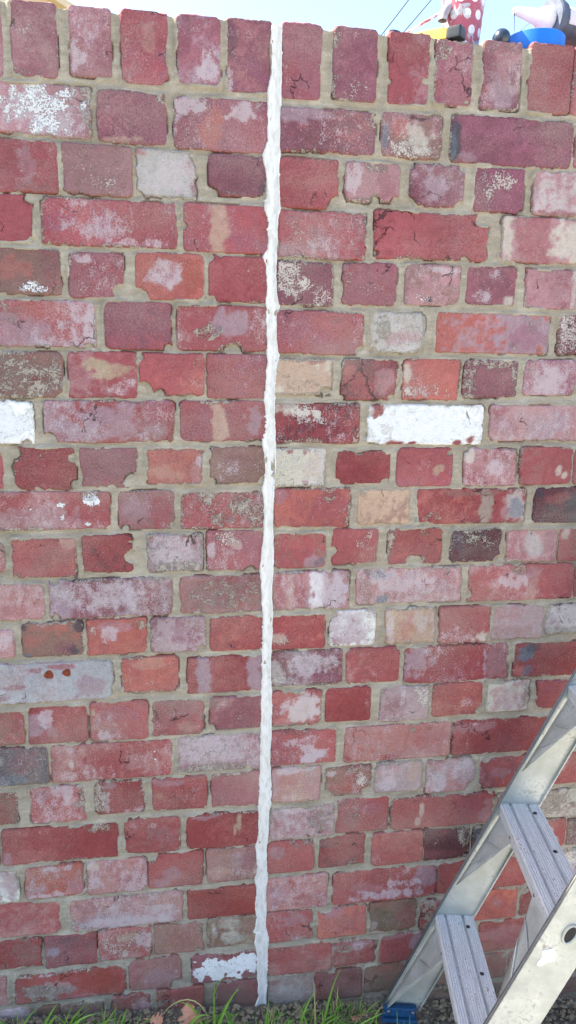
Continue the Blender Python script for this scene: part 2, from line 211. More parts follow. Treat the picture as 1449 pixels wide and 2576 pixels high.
# bricks: course, left, right, top, bottom (measured spots), colours, lime/fleck/film amounts, marks and chips
BRICKS = """
# x0 x1 y0 y1 AB hfs patches ; display px of the photograph
0 -98 3 0 188 mp 211
0 28 141 4 192 mp 212 F.3,.4,.14,.14,.9 S.45,.95,.4,.08,.7 kF.1,.2,.1,.5,.4
0 176 278 18 190 mp 312 H.15,.75,.2,.3,.8 S.93,.8,.1,.3,.6
0 307 420 28 210 rm 211 t.6,.35,.15,.2,.3 C0,1,.12 C1,1,.12
0 447 552 42 213 ml 312 H.7,.75,.25,.25,.9 F.75,.55,.1,.15,1 u.1,.3,.2,.3,.6
0 572 682 48 232 ux 212 n.1,.3,.12,.25,.5 H.05,.85,.12,.2,.9
0 711 806 62 247 mr 211 R.5,.95,.3,.08,.5 S.95,.7,.06,.3,.7
0 841 947 72 252 um 222 F.55,.85,.3,.15,.8 S.05,.1,.08,.2,.8 S.05,.8,.1,.15,.6
0 980 1078 84 262 rp 211 F.5,.85,.35,.1,.5 C1,.65,.08 C.02,.7,.05
0 1097 1188 102 262 mp 322 S.12,.1,.24,.22,1.2 R.1,.75,.12,.25,.7 F.75,.3,.12,.2,.5 C.9,.95,.1
0 1215 1308 106 273 up 312 l.55,.65,.3,.4,.7 R.05,.75,.06,.2,.7 r.55,.3,.2,.3,.5
0 1333 1437 112 282 rm 211 S.97,.3,.06,.3,.5
0 1443 1545 120 292 rm 211
1 -30 228 212 338 pm 423 H.5,.5,.42,.5,.9 P.5,.45,.5,.65,.93 S.97,.5,.07,.5,1.2
1 248 417 233 360 um 212 t.3,.95,.35,.06,.6 S.95,.05,.1,.12,1
1 440 676 245 380 mu 322 o.38,.62,.12,.4,.9 H.15,.12,.15,.2,1 H.72,.2,.16,.2,1.1 r.85,.6,.15,.35,.5 D.4,.6,.12,.3,.4 H.02,.4,.05,.4,.6
1 706 943 278 383 ur 312 l.2,.1,.3,.2,.8 C1,.1,.08 S.97,.2,.05,.2,.8
1 962 1108 288 395 bm 333 o.3,.35,.1,.35,.9 k.62,.6,.22,.4,.8 F.55,.8,.4,.3,1 P.45,.95,.4,.1,.5 D.5,.03,.35,.06,.9 B.05,.6,.06,.3,.8
1 1134 1438 300 415 uv 101 n.03,.5,.045,.6,1 B.02,.6,.02,.3,.6 D.55,.2,.2,.2,.25 l.14,.9,.06,.1,.5
1 1448 1640 315 425 mu 211
2 -30 144 352 480 rx 211 l.55,.4,.1,.4,.4 b.6,.95,.3,.1,.6 C1,0,.1
2 157 330 363 488 jb 222 F.45,.55,.35,.3,.6 F.75,.7,.1,.15,.7
2 345 492 380 500 gp 423 H.5,.5,.4,.35,.7 r.1,.03,.1,.1,.9 R.95,.75,.06,.1,.9 C1,.1,.16 C0,0,.08 C0,1,.1 F.4,.5,.3,.4,.3
2 527 670 392 490 uj 212 n.95,.8,.1,.2,.6 C0,1,.28 S.3,.95,.3,.08,.6
2 703 848 400 520 rR 111 C1,1,.34 D.3,.02,.25,.05,.5
2 870 1003 412 505 pm 313 H.15,.4,.16,.45,.9 m.8,.5,.2,.4,.8 F.55,.5,.08,.08,.8 C.6,1,.12 C1,1,.15 S.6,.1,.2,.1,.8
2 1033 1167 415 518 ul 312 l.45,.5,.22,.3,.9 d.05,.8,.1,.3,.5 C0,0,.12 C1,0,.15 C0,1,.2 C1,1,.22
2 1196 1317 425 532 vu 232 F.6,.25,.35,.2,.9 F.3,.6,.1,.1,.7 C1,1,.14 S.85,.15,.12,.1,.5
2 1342 1480 433 540 pg 322 R.4,.97,.4,.06,.9 R.03,.5,.05,.3,.5
3 -90 78 490 603 rR 111 C1,0,.2 C1,1,.12
3 106 444 502 618 rv 323 H.45,.6,.25,.3,.5 H.75,.92,.2,.1,.6 H.25,.05,.1,.1,.7 F.4,.5,.3,.4,.4 C0,0,.1
3 463 677 515 633 rm 221 t.4,-1,.1,.8,.8 t.4,.5,.095,.6,.95 v.75,.8,.2,.2,.5 C0,.5,.06 S.5,.3,.3,.3,.3
3 702 918 532 652 rj 323 F.2,.5,.25,.4,.6 l.03,.9,.08,.2,.5 S.95,.9,.08,.1,.6 D.15,.1,.15,.05,.5 K
3 943 1227 537 652 rR 112 v.73,.5,.06,.5,.3 C.97,.08,.3 C.8,1,.14 C.02,.9,.08 K2
3 1262 1480 550 660 px 212 k.05,.5,.09,.6,.9 r.38,.5,.2,.6,.7 k.85,.5,.26,.6,.95 
4 -5 150 627 738 bo 223 o.25,.4,.25,.3,.5 P.55,.88,.28,.14,.9 P.4,.55,.06,.08,.7 P.18,.95,.15,.08,.7 u.85,.4,.15,.5,.5
4 176 308 637 747 mr 323 H.2,.1,.2,.1,.9 F.3,.85,.3,.2,.6 C1,.9,.25 S.95,.2,.1,.2,.5
4 343 510 640 753 or 222 H.42,.45,.26,.33,1 l.4,.45,.22,.28,.6 C0,1,.3 O.85,.5,.18,.5,.8 D.85,.6,.15,.3,.25
4 527 670 647 757 rR 111 C0,0,.15 C0,1,.15 S.85,.95,.2,.08,.6 F.7,.3,.04,.1,.4
4 700 838 660 767 ur 233 F.2,.4,.25,.45,1.1 F.8,.8,.2,.3,.8 F.5,.55,.2,.1,1
4 862 996 662 767 mr 222 F.5,.6,.3,.15,.7 F.1,.3,.1,.4,.6 S.45,.08,.08,.2,.8 C0,1,.12
4 1020 1158 668 766 pb 323 P.3,.85,.2,.12,.8 H.7,.1,.2,.08,.9 n.47,.88,.04,.05,.9 D.05,.95,.15,.06,.7 F.95,.3,.04,.3,.6
4 1174 1295 672 766 mu 223 k.9,.9,.12,.15,.9 H.55,.2,.1,.15,.6 H.3,.8,.2,.15,.6 
4 1322 1450 680 776 pm 322 k.97,.5,.06,.5,.7 
5 -60 238 757 870 rl 423 l.35,.7,.3,.35,.7 o.65,.2,.3,.2,.5 H.95,.6,.06,.4,.7 S.2,.3,.2,.2,.5 C.95,1,.18
5 265 430 762 875 ur 101 C1,.1,.1 C.95,1,.12 F.25,.55,.05,.08,1 r.2,.85,.3,.2,.5
5 447 672 770 880 rp 323 l.58,.4,.22,.3,.9 S.35,.6,.15,.2,.8 C.62,1.05,.28 H.9,.4,.1,.5,.5
5 697 914 785 888 rv 212 S.72,.15,.1,.12,.6 H.93,.3,.08,.4,.5 C1,1,.2 D.35,.25,.2,.05,.3
5 935 1065 788 884 gM 424 p.55,.65,.35,.2,.7 S.2,.4,.15,.3,.6 C0,0,.1 C1,0,.1 C0,1,.1 C1,1,.1
5 1099 1380 790 887 ol 112 l.76,.5,.27,.7,1 v.8,.6,.15,.3,.6 S.85,.2,.1,.2,.7 H.97,.5,.05,.5,.6 S.7,.85,.04,.1,.8
5 1408 1530 795 890 up 233 F.2,.5,.25,.5,.9
6 -12 155 888 1000 bj 214 S.5,.5,.5,.5,.5 R.42,.65,.04,.08,1 R.6,.62,.06,.07,1 r.55,.07,.15,.06,.7 C1,1,.15 C0,0,.2
6 174 340 887 998 rp 222 y.4,.25,.2,.12,.95 y.55,.5,.2,.1,.9 y.75,.35,.2,.1,.7 H.8,.75,.2,.2,.8 R.1,.4,.1,.15,.4
6 353 510 892 992 ro 211 C0,1,.42 C.3,1,.2 C0,.05,.12 S.9,.2,.08,.15,.9 
6 521 672 893 1000 rv 211 F.5,.4,.3,.1,.4 F.95,.5,.05,.3,.5
6 690 834 905 990 tk 213 R.65,.05,.08,.08,.9 R.82,.05,.06,.07,.9 S.5,.6,.5,.3,.3 C.9,.95,.16
6 862 995 905 1003 Rd 122 p.75,.55,.2,.3,.8 S.72,.45,.1,.1,.9 o.12,.3,.1,.12,.7 C.95,1,.15 C0,1,.12 K
6 1015 1155 905 1005 or 222 F.4,.8,.4,.2,.9 k.06,.35,.07,.3,.9 F.08,.5,.1,.4,.6 H.35,.7,.2,.3,.6 C1,1,.06
6 1170 1300 908 998 um 214 S.5,.08,.5,.12,1 S.1,.5,.12,.6,1 S.95,.4,.05,.4,.6 R.85,.1,.1,.1,.5
6 1318 1445 908 993 vp 412 H.5,.6,.3,.4,.5 D.12,.3,.12,.05,.7
7 -80 82 1010 1115 wg 111 P.45,.5,.55,.5,1.6 R.9,.97,.1,.08,.8 C.9,1,.1 C1,.3,.06
7 112 437 1007 1110 rl 312 l.5,.5,.28,.4,.8 l.15,.8,.2,.25,.8 r.88,.3,.12,.3,.8 C.03,1,.22 R.12,.9,.06,.08,.5
7 455 668 1010 1108 rm 112 t.45,.5,.08,.6,1 l.85,.5,.1,.3,.7 S.4,.05,.15,.08,.8 v.25,.6,.1,.3,.3
7 690 903 1018 1112 Rd 322 F.4,.35,.25,.25,1 k.12,.15,.15,.15,.7 F.3,.15,.4,.15,.8 S.3,.95,.3,.08,.7 S.96,.8,.05,.2,.8
7 925 1213 1021 1115 wg 111 P.5,.55,.5,.52,2 N.07,.1,.07,.2,1 N.25,.98,.07,.08,1 N.4,1,.05,.06,1 N.78,.97,.04,.06,1 N.92,.9,.05,.1,1
7 1233 1500 1022 1108 pl 413 v.15,.6,.15,.3,.5 l.5,.5,.2,.4,.6 R.1,.12,.06,.15,.8 C0,1,.1
8 -90 6 1135 1228 rp 212
8 38 187 1128 1230 Rr 111 C0,.1,.2 S.45,.22,.08,.08,1 C1,.2,.1 C1,.9,.12 D.4,.3,.15,.2,.25
8 203 345 1128 1225 uR 101 C.95,.85,.3 C.55,1,.08 R.7,.85,.3,.1,.4
8 370 508 1130 1218 or 213 H.95,.35,.08,.2,1 P.3,.03,.06,.04,.8 t.3,.7,.3,.2,.4 p.9,.7,.1,.3,.6
8 530 666 1125 1213 bj 323 H.3,.6,.2,.3,.5 F.9,.6,.1,.3,.7 u.4,.4,.3,.2,.3 C0,1,.2 C1,1,.2
8 690 818 1130 1222 kg 424 P.3,.5,.4,.5,.7 R.28,.05,.08,.06,1 R.6,.1,.04,.05,.8 R.6,.92,.05,.06,1 t.75,.5,.2,.4,.4
8 848 980 1137 1215 Rr 111 C.42,0,.14 C.95,0,.1 C.95,1,.14 C0,.95,.12
8 1002 1137 1130 1222 rv 222 H.45,.4,.15,.15,.7 y.75,.55,.1,.12,.7 S.05,.3,.06,.3,.5 C.95,.1,.1
8 1170 1297 1130 1220 pr 422 r.2,.7,.2,.3,.6 k.05,.15,.1,.25,.9 C0,0,.12 H.6,.5,.15,.3,.6
8 1310 1438 1126 1218 rx 112 k.75,.65,.06,.15,.8 k.88,.8,.06,.1,.8 C1,0,.1
8 1446 1560 1126 1215 mr 222
9 -40 275 1240 1332 rp 322 P.85,.25,.13,.16,1 S.83,.12,.13,.12,.9 P.6,.35,.05,.08,1 P.37,.42,.02,.05,1 P.62,.7,.02,.06,1 P.83,.85,.03,.06,1 l.4,.7,.35,.3,.4 S.2,1,.4,.08,.8 C1,1,.08
9 300 435 1238 1330 jr 312 l.3,.4,.25,.35,.5 r.8,.5,.2,.4,.6 D.55,.5,.015,.5,.6 C.1,1,.1 C1,.9,.14
9 458 664 1240 1328 rR 334 F.5,.5,.5,.5,.35 S.3,.15,.15,.2,.7 S.7,.35,.18,.25,.8 S.5,.75,.15,.2,.7 S.85,.6,.12,.3,.6
9 689 878 1231 1325 or 212 r.75,.5,.25,.4,.8 l.05,.2,.12,.2,.4 S.72,.15,.1,.25,.8 S.5,.4,.04,.5,.4 S.65,.9,.1,.1,.5 S.98,.8,.05,.25,.8
9 902 1033 1233 1317 tb 213 S.1,.1,.12,.2,.6 D.5,.1,.4,.08,.2 C0,.95,.08
9 1050 1320 1232 1315 Ro 112 M.63,.5,.06,.6,.9 g.9,.5,.12,.5,.9 B.9,.6,.07,.3,.7 r.78,.65,.06,.4,.7 b.55,.08,.3,.1,.7 S.12,.8,.12,.15,.7 K2
9 1347 1500 1228 1313 dn 211 n.75,.5,.25,.45,.9 n.03,.2,.05,.15,.9 o.35,.3,.2,.15,.4 D.7,.6,.3,.4,.9
10 -60 8 1370 1440 pr 322
10 28 190 1357 1452 ro 212 t.9,.1,.15,.15,.6 b.6,.5,.3,.3,.4 C.05,1,.08
10 208 332 1348 1438 Rd 111 C1,.6,.24 C1,.2,.1 F.42,.5,.06,.1,.8 D.6,.05,.3,.05,.4
10 372 508 1345 1435 lp 434 H.4,.4,.4,.4,.7 r.6,.3,.3,.2,.5 R.8,.05,.2,.06,.9 R.15,.05,.1,.06,.9 S.6,.9,.4,.15,.8 C0,1,.06 D.5,.65,.08,.12,.4
10 522 662 1337 1432 mr 322 F.35,.2,.25,.2,1 H.08,.5,.08,.2,1 k.5,.35,.12,.15,.5 C.75,1.05,.2
10 690 818 1343 1427 rb 212 l.8,.85,.2,.2,.7 n.9,.85,.1,.15,.5 o.3,.3,.3,.2,.4
10 838 950 1333 1418 rp 222 F.7,.3,.2,.3,.9 S.1,.2,.1,.2,.5 C0,.6,.14 
10 978 1110 1330 1417 ro 112 S.7,.15,.15,.15,.8 S.05,.3,.1,.4,.9 C.5,1,.28 C.05,0,.1
10 1133 1257 1333 1412 dz 223 S.45,.25,.2,.2,.8 F.75,.3,.25,.2,.8 C1,.95,.18 P.0,.7,.02,.2,.5
10 1275 1400 1333 1412 pm 323 g.55,.5,.2,.4,.9 r.2,.8,.2,.3,.6 v.85,.4,.12,.4,.4 k.15,.95,.15,.06,.8
10 1407 1530 1330 1408 rb 222 k.1,.2,.1,.3,.7
11 -70 110 1472 1560 pr 412 r.4,.7,.4,.2,.5 C1,1,.14
11 127 433 1458 1552 ul 434 l.1,.5,.1,.6,1 l.62,.5,.07,.6,.9 v.3,.5,.1,.4,.4 H.4,.4,.3,.4,.5 r.8,.5,.1,.4,.4 C.05,0,.12 C.04,1,.14
11 455 660 1450 1540 jr 334 S.5,.5,.5,.5,.35 r.03,.5,.05,.4,.5 o.75,.8,.1,.1,.5 R.6,.1,.3,.08,.4
11 688 877 1440 1533 pm 423 r.06,.5,.07,.6,.8 t.22,.5,.04,.6,.6 r.33,.5,.06,.5,.6 w.57,.5,.085,.7,.9 l.82,.5,.16,.6,.8 H.8,.5,.18,.5,.7 R.52,.6,.02,.08,1
11 900 1160 1430 1515 pl 423 B.2,.15,.12,.15,.9 n.12,.1,.1,.12,.6 b.08,.6,.08,.4,.8 R.38,.7,.12,.25,.8 R.45,.2,.15,.1,.7 B.24,.88,.04,.12,1 H.4,.3,.3,.3,.6 m.85,.5,.12,.4,.5
11 1180 1440 1422 1508 rp 322 H.4,.45,.12,.2,1 S.5,.15,.1,.15,.9 t.62,.6,.05,.4,.5 l.6,.2,.05,.3,.5 C0,.8,.16 D.62,.4,.03,.4,.4
11 1446 1620 1418 1500 rm 222
12 -60 34 1588 1655 pr 423 H.7,.4,.3,.3,.8
12 57 207 1567 1650 bo 223 o.25,.5,.2,.2,.5 n.95,.15,.1,.15,.9 n.03,.1,.05,.1,.9 B.05,.95,.08,.06,.9 n.85,.85,.1,.12,.9 u.7,.8,.15,.2,.7 H.35,.05,.15,.08,.7
12 222 368 1558 1645 or 222 H.35,.4,.16,.22,1.1 p.4,.2,.3,.15,.8 F.1,.3,.1,.15,.8 S.88,.12,.14,.14,1.2 
12 381 515 1555 1637 lu 312 v.6,.5,.3,.4,.4 C.95,1,.2 D.8,.03,.3,.05,.4 
12 529 662 1552 1635 Ro 111 S.95,.15,.08,.15,.5 
12 685 816 1548 1632 Ro 122 F.2,.75,.2,.15,1 k.15,.65,.14,.15,.6
12 829 942 1538 1622 wv 434 H.5,.4,.45,.45,.9 v.3,.85,.3,.15,.8 v.5,.2,.2,.2,.5 C0,0,.3 C1,1,.12
12 970 1093 1532 1617 tp 423 o.45,.5,.2,.35,.6 H.1,.4,.1,.4,.7 g.7,.4,.12,.25,.6 F.5,.9,.4,.1,.7
12 1106 1232 1528 1615 rp 322 H.4,.8,.4,.2,.6 k.85,.85,.15,.15,.9 r.25,.5,.2,.3,.5 C1,.9,.14
12 1241 1366 1525 1605 lp 322 p.3,.2,.3,.2,.6 b.4,.8,.4,.2,.4 
12 1376 1480 1518 1592 lw 424 H.4,.3,.4,.3,1 S.5,.9,.5,.12,.8
13 -40 285 1668 1765 ql 312 r.57,.1,.10,.08,.9 v.8,.62,.13,.22,.5 R.4,.15,.05,.08,.7 R.25,.6,.08,.06,.6 F.1,.9,.2,.1,.3 R.1,.85,.08,.08,.6
13 306 446 1655 1742 or 213 t.5,.15,.3,.15,.5 F.75,.35,.2,.2,.6 H.5,.75,.1,.1,.5
13 473 662 1653 1740 Rr 112 l.21,.5,.085,.8,1 l.9,.5,.115,.8,.95 
13 683 860 1637 1722 ul 434 g.08,.7,.1,.4,.8 l.37,.5,.04,.6,.6 H.6,.4,.35,.3,.7 F.1,.8,.12,.15,.9 v.65,.8,.25,.15,.6
13 873 1002 1632 1715 rp 212 C0,0,.1 C1,0,.08 H.7,.75,.2,.15,.5
13 1018 1278 1625 1713 Rv 312 l.12,.4,.14,.35,.9 H.3,.15,.2,.15,.5 l.03,.7,.05,.3,.6 j.89,.5,.11,.6,1 l.765,.5,.012,.6,.9
13 1295 1470 1618 1700 Rr 112 B.15,.3,.12,.25,1 n.25,.12,.08,.15,.8 o.08,.8,.1,.15,.9 B.2,.8,.07,.2,.7 
14 -60 60 1795 1875 rb 212 R.85,.4,.1,.15,.6
14 73 218 1778 1870 Rr 211 H.3,.35,.16,.25,1.2 l.12,.5,.16,.3,.8 r.3,.85,.15,.15,.6 l.4,.7,.1,.15,.5 C1,0,.08 C1,1,.1
14 229 370 1768 1860 rj 312 y.07,.25,.05,.1,.9 H.25,.9,.2,.1,.6 v.5,.3,.4,.2,.4
14 384 512 1762 1848 jr 212 t.7,.8,.2,.15,.5 C1,1,.1
14 530 657 1755 1832 uj 222 S.05,.2,.06,.3,.9 F.55,.7,.08,.15,.7 C0,1,.26 r.9,.7,.1,.3,.4
14 684 807 1740 1823 rp 223 k.6,.55,.35,.4,.7 H.6,.5,.4,.45,1.1 r.1,.55,.16,.25,1 R.75,.1,.2,.08,.8
14 820 930 1732 1812 Rr 111 H.95,.5,.06,.5,.5
14 958 1080 1727 1812 lu 332 j.3,.6,.25,.35,.6 H.45,.3,.05,.3,.8 F.85,.3,.2,.3,1.1 F.4,.97,.4,.06,.8
14 1090 1212 1720 1798 ro 212 H.7,.6,.2,.2,.5 C1,.9,.14 F.4,.55,.04,.06,.8
14 1224 1330 1715 1788 gp 413 p.5,.5,.4,.4,.5 S.95,.5,.1,.5,.8
14 1354 1480 1712 1778 rv 111
15 -70 120 1885 1975 zb 323 g.2,.3,.2,.15,.5 B.4,.85,.3,.15,.7 u.7,.3,.2,.3,.5 n.97,.6,.03,.2,.9 C1,0,.08
15 131 432 1867 1962 rp 312 k.16,.55,.02,.2,.6 P.84,.3,.02,.08,1 P.85,.5,.02,.06,1 P.71,.5,.015,.03,.8 o.9,.3,.1,.3,.4 C0,.4,.08 H.3,.8,.2,.2,.3
15 450 655 1850 1937 lv 434 r.85,.2,.1,.15,.6 R.65,.3,.1,.15,.5 H.4,.3,.4,.4,.7 S.5,.92,.4,.1,.9 C.85,1,.1
15 684 842 1838 1920 rv 322 H.7,.7,.25,.25,1.2 q.7,.75,.2,.2,.6 H.5,.3,.3,.2,.6 S.4,.08,.2,.1,.7 
15 868 1132 1820 1913 po 312 r.85,.5,.15,.4,.6 o.8,.1,.2,.1,.6 S.63,.18,.04,.08,1 S.79,.12,.02,.06,1 R.45,.92,.06,.06,1 R.03,.9,.03,.08,.8 o.5,.4,.3,.3,.4
15 1142 1390 1805 1895 Rr 212 H.3,.05,.3,.06,.7 l.2,.2,.2,.15,.4 R.7,.6,.3,.3,.5
16 -40 42 1998 2075 br 213 S.5,.05,.5,.1,.6
16 78 214 1980 2068 rp 422 l.2,.2,.15,.25,.6 H.6,.2,.2,.2,.6 S.95,.4,.15,.5,.9 F.3,.6,.05,.1,.8
16 240 360 1965 2045 Rr 214 S.08,.4,.12,.6,1.2 H.2,.6,.1,.4,.9 H.8,.95,.3,.1,.5 l.25,.1,.15,.1,.6
16 383 518 1958 2035 rR 212 l.3,.1,.3,.1,.5 H.85,.3,.12,.2,.5 C1,1,.08 y.15,.55,.08,.1,.3
16 532 656 1945 2028 mj 212 F.25,.25,.1,.3,.6 S.4,.05,.4,.08,.7 
16 684 805 1932 2015 pt 423 t.4,.6,.2,.4,.6 o.3,.4,.2,.2,.5 F.8,.3,.2,.3,.9 H.5,.05,.4,.1,.8 l.05,.4,.06,.4,.5
16 820 932 1930 2000 br 333 F.8,.5,.15,.3,1 H.1,.15,.12,.12,.9 o.4,.7,.2,.2,.4 C1,.95,.3 C.05,1,.2 S.5,.08,.3,.1,.7
16 943 1060 1918 1990 lp 424 t.82,.4,.08,.5,.9 H.3,.7,.3,.2,.7 C1,1,.12 C0,.1,.1
16 1073 1195 1910 1990 pl 424 R.15,.08,.2,.1,.8 H.2,.7,.2,.3,1 H.8,.15,.15,.2,.8 r.7,.75,.2,.2,.5 C1,.95,.3
16 1210 1330 1905 1978 ru 212 S.5,.03,.3,.06,.7 C.1,0,.12 r.2,.08,.12,.08,.6 l.4,.5,.2,.2,.4
16 1350 1480 1895 1970 rp 212
17 -110 -4 2098 2180 rp 212
17 8 297 2082 2165 Rr 112 S.83,.12,.12,.16,.9 H.4,.05,.4,.06,.5 l.03,.85,.04,.2,.6 
17 315 450 2060 2142 rj 212 j.7,.5,.3,.3,.4 H.4,.15,.3,.1,.5 C0,.95,.06 
17 470 652 2048 2132 Rr 112 y.72,.3,.03,.25,.8 y.67,.55,.025,.15,.8 l.2,.05,.2,.06,.6 F.3,.75,.1,.1,.6
17 680 840 2028 2108 lm 423 r.5,.35,.2,.2,.5 r.2,.7,.2,.2,.4 S.75,.4,.2,.5,.5 H.4,.1,.3,.15,.6 
17 848 975 2007 2092 rj 312 b.25,.5,.2,.3,.6 S.4,.45,.12,.2,.6 F.75,.8,.08,.2,.7 v.7,.3,.2,.2,.5 S.15,.1,.15,.1,.6
17 986 1237 2000 2085 ro 212 k.28,.4,.03,.3,.7 k.25,.8,.03,.15,.6 r.75,.4,.2,.4,.7 l.95,.6,.06,.4,.5 C0,1,.14 C0,0,.08 n.2,.1,.03,.04,.7 R.65,.5,.02,.1,.5
17 1249 1490 1990 2062 gb 424 R.04,.5,.07,.6,1 S.5,.4,.3,.4,.5
18 -40 45 2192 2272 wu 334 v.75,.4,.25,.4,.8 H.5,.5,.5,.5,.7
18 66 208 2180 2258 op 322 H.4,.95,.4,.1,.9 l.2,.75,.2,.15,.6 p.85,.7,.2,.2,.7 F.45,.35,.04,.2,.7 H.6,.08,.3,.08,.6 C1,1,.08
18 220 368 2163 2252 pm 422 k.1,.15,.12,.15,.7 H.12,.7,.12,.3,.8 o.85,.1,.1,.08,.6 C1,1,.1 S.97,.1,.05,.3,.7
18 374 508 2147 2230 rR 212 C.0,0,.3 l.45,.6,.15,.25,.5 R.15,.05,.1,.06,.6 l.2,.85,.2,.1,.5
18 522 648 2135 2215 jb 312 u.85,.4,.15,.4,.7 t.25,.75,.25,.2,.6 b.7,.9,.3,.1,.6 l.6,.3,.15,.2,.4 H.95,.75,.05,.2,.6
18 673 790 2117 2193 rm 222 S.65,.1,.3,.12,.8 l.2,.3,.15,.2,.5 F.5,.75,.2,.1,.7
18 804 918 2103 2178 Rd 112 S.75,.9,.15,.12,.8 b.25,.2,.2,.15,.6 F.1,.9,.1,.06,.6
18 938 1063 2092 2175 ro 212 H.08,.75,.1,.2,.8 C1,1,.08 F.2,.9,.08,.08,.8 D.93,.15,.06,.12,.5
18 1069 1178 2083 2158 dR 223 S.88,.3,.14,.35,1.1 F.25,.45,.1,.15,1 C.95,.9,.1 r.4,.8,.3,.15,.4
18 1192 1300 2078 2150 zn 222 n.3,.5,.4,.5,.8
18 1330 1421 2060 2130 rR 223 k.5,.5,.14,.4,1 k.8,.8,.12,.15,.8 P.9,.2,.1,.15,.7
18 1427 1510 2058 2122 nb 323 S.3,.3,.3,.3,.5
19 -60 150 2275 2355 rp 212 C1,1,.06 C1,0,.06 r.4,.5,.4,.3,.4
19 178 458 2243 2340 pj 422 l.4,.8,.4,.2,.8 H.5,.85,.4,.15,.8 S.07,.75,.08,.25,.7 m.15,.3,.1,.2,.5 H.8,.6,.15,.2,.6
19 474 643 2235 2312 XR 010 S.55,.05,.2,.05,.7
19 668 822 2205 2288 pr 412 r.3,.3,.3,.2,.5 l.2,.5,.15,.3,.5 r.7,.7,.3,.2,.5
19 840 1095 2180 2270 ro 312 H.5,.8,.4,.15,.9 l.9,.3,.12,.35,.7 o.1,.2,.12,.2,.5 H.65,.5,.2,.12,.6 p.35,.6,.2,.2,.5
19 1103 1322 2165 2240 rb 212 o.85,.5,.2,.4,.5 
19 1345 1500 2140 2215 mw 335 H.6,.75,.3,.25,1.1 P.7,.8,.3,.2,.5
20 -40 102 2365 2435 Rb 213 b.75,.5,.2,.4,.6 S.8,.1,.2,.1,.6
20 115 243 2348 2428 uR 212 q.15,.5,.1,.2,.6 n.5,.15,.2,.1,.4 r.7,.7,.3,.2,.5 F.45,.55,.08,.12,.7
20 248 380 2335 2410 rp 332 y.55,.2,.2,.15,.7 H.85,.4,.15,.35,1 F.4,.5,.4,.4,.6 k.52,.8,.07,.12,.8
20 388 510 2322 2395 bj 212 S.95,.2,.08,.25,.9 C.9,1,.12 r.5,.5,.3,.2,.3
20 523 645 2305 2378 bM 225 k.5,.7,.25,.2,.9 k.4,.2,.25,.2,.7 H.15,.5,.06,.3,.8 r.8,.4,.2,.3,.4
20 668 786 2293 2367 rj 312 l.6,.3,.3,.2,.4 C1,.5,.06 
20 803 920 2283 2355 or 212 p.2,.15,.25,.15,.9 r.7,.5,.3,.3,.5 C.15,0,.24 
20 930 1045 2268 2342 bh 223 h.25,.5,.25,.35,.8 r.8,.5,.2,.35,.6 D.6,.3,.3,.3,.4 g.08,.75,.08,.15,.6 C1,1,.14
20 1060 1180 2262 2340 rb 223 S.15,.4,.2,.6,.9 p.3,.05,.15,.06,.8
20 1189 1299 2235 2312 or 111 l.55,.5,.1,.2,.4 C1,1,.08 
20 1307 1410 2232 2300 rb 213 S.3,.2,.3,.2,.4 C.1,.05,.14
21 -60 18 2458 2532 pr 312
21 38 317 2444 2512 Xr 213 S.25,.65,.2,.25,1.1 g.3,.6,.18,.25,.6 r.04,.5,.05,.5,.6 H.3,.03,.3,.05,.9 p.5,.95,.3,.1,.5 C1,0,.15 C1,1,.08 F.65,.8,.2,.08,.6
21 326 455 2412 2485 jm 312 r.1,.5,.12,.4,.4 C.95,1,.3 C0,.9,.05 l.6,.6,.3,.25,.4
21 485 645 2400 2470 um 213 P.5,.55,.52,.48,1.8 P.8,.35,.2,.35,1.6 N.53,.05,.08,.18,1 C0,.1,.06 b.9,.9,.15,.1,.7
21 672 833 2380 2450 rp 212 o.6,.6,.3,.2,.5 R.75,.7,.15,.15,.5 S.3,.1,.2,.08,.7
21 836 945 2365 2427 rp 314 S.25,.3,.2,.2,.7 H.6,.25,.15,.15,.6 C1,1,.1 p.5,.1,.4,.12,.6
21 958 1062 2350 2420 rR 212 l.83,.35,.16,.4,.9 p.3,.05,.3,.07,.8 C0,1,.06
21 1075 1192 2330 2400 rb 212
21 1204 1372 2312 2388 ro 212 p.3,.4,.3,.25,.5 k.83,.75,.03,.12,1 S.75,.2,.08,.08,.4 r.5,.7,.3,.2,.4
21 1382 1540 2300 2372 rb 212
22 -60 78 2543 2600 lp 423 H.5,.3,.5,.4,.6
22 95 150 2535 2590 bn 223
22 160 262 2525 2580 jM 215
22 282 378 2504 2560 rl 323 H.75,.5,.25,.4,1 R.2,.3,.2,.3,.5 
22 397 512 2486 2548 rb 214 S.2,.6,.2,.3,.8 r.6,.3,.3,.2,.4
22 538 647 2468 2540 uR 213 R.93,.4,.08,.5,.8 S.5,.6,.15,.3,.6 S.05,.5,.08,.5,.7
22 674 788 2460 2528 lk 424 H.5,.6,.4,.35,1 k.6,.4,.3,.3,.6 R.1,.1,.15,.1,.6 C0,.9,.1
22 793 908 2442 2512 uR 213 d.8,.2,.2,.2,.5 H.75,.85,.1,.1,.6 j.4,.4,.25,.25,.5
22 918 1015 2427 2492 bo 213
22 1028 1142 2412 2478 rb 213
22 1165 1270 2402 2462 rj 213 C1,.1,.08 b.2,.2,.1,.15,.4
22 1281 1400 2388 2453 mr 312 r.6,.1,.4,.1,.7 l.5,.7,.4,.2,.5 C.05,1,.08
22 1410 1520 2378 2440 rb 212
23 690 850 2542 2600 bo 214
23 856 965 2508 2560 kb 326 k.5,.5,.5,.5,.7
23 980 1190 2490 2545 bj 215
23 1200 1350 2472 2525 bj 216 r.6,.3,.3,.2,.3
23 1362 1560 2455 2520 uR 223 R.1,.3,.1,.3,.8 P.15,.8,.05,.2,.9
"""

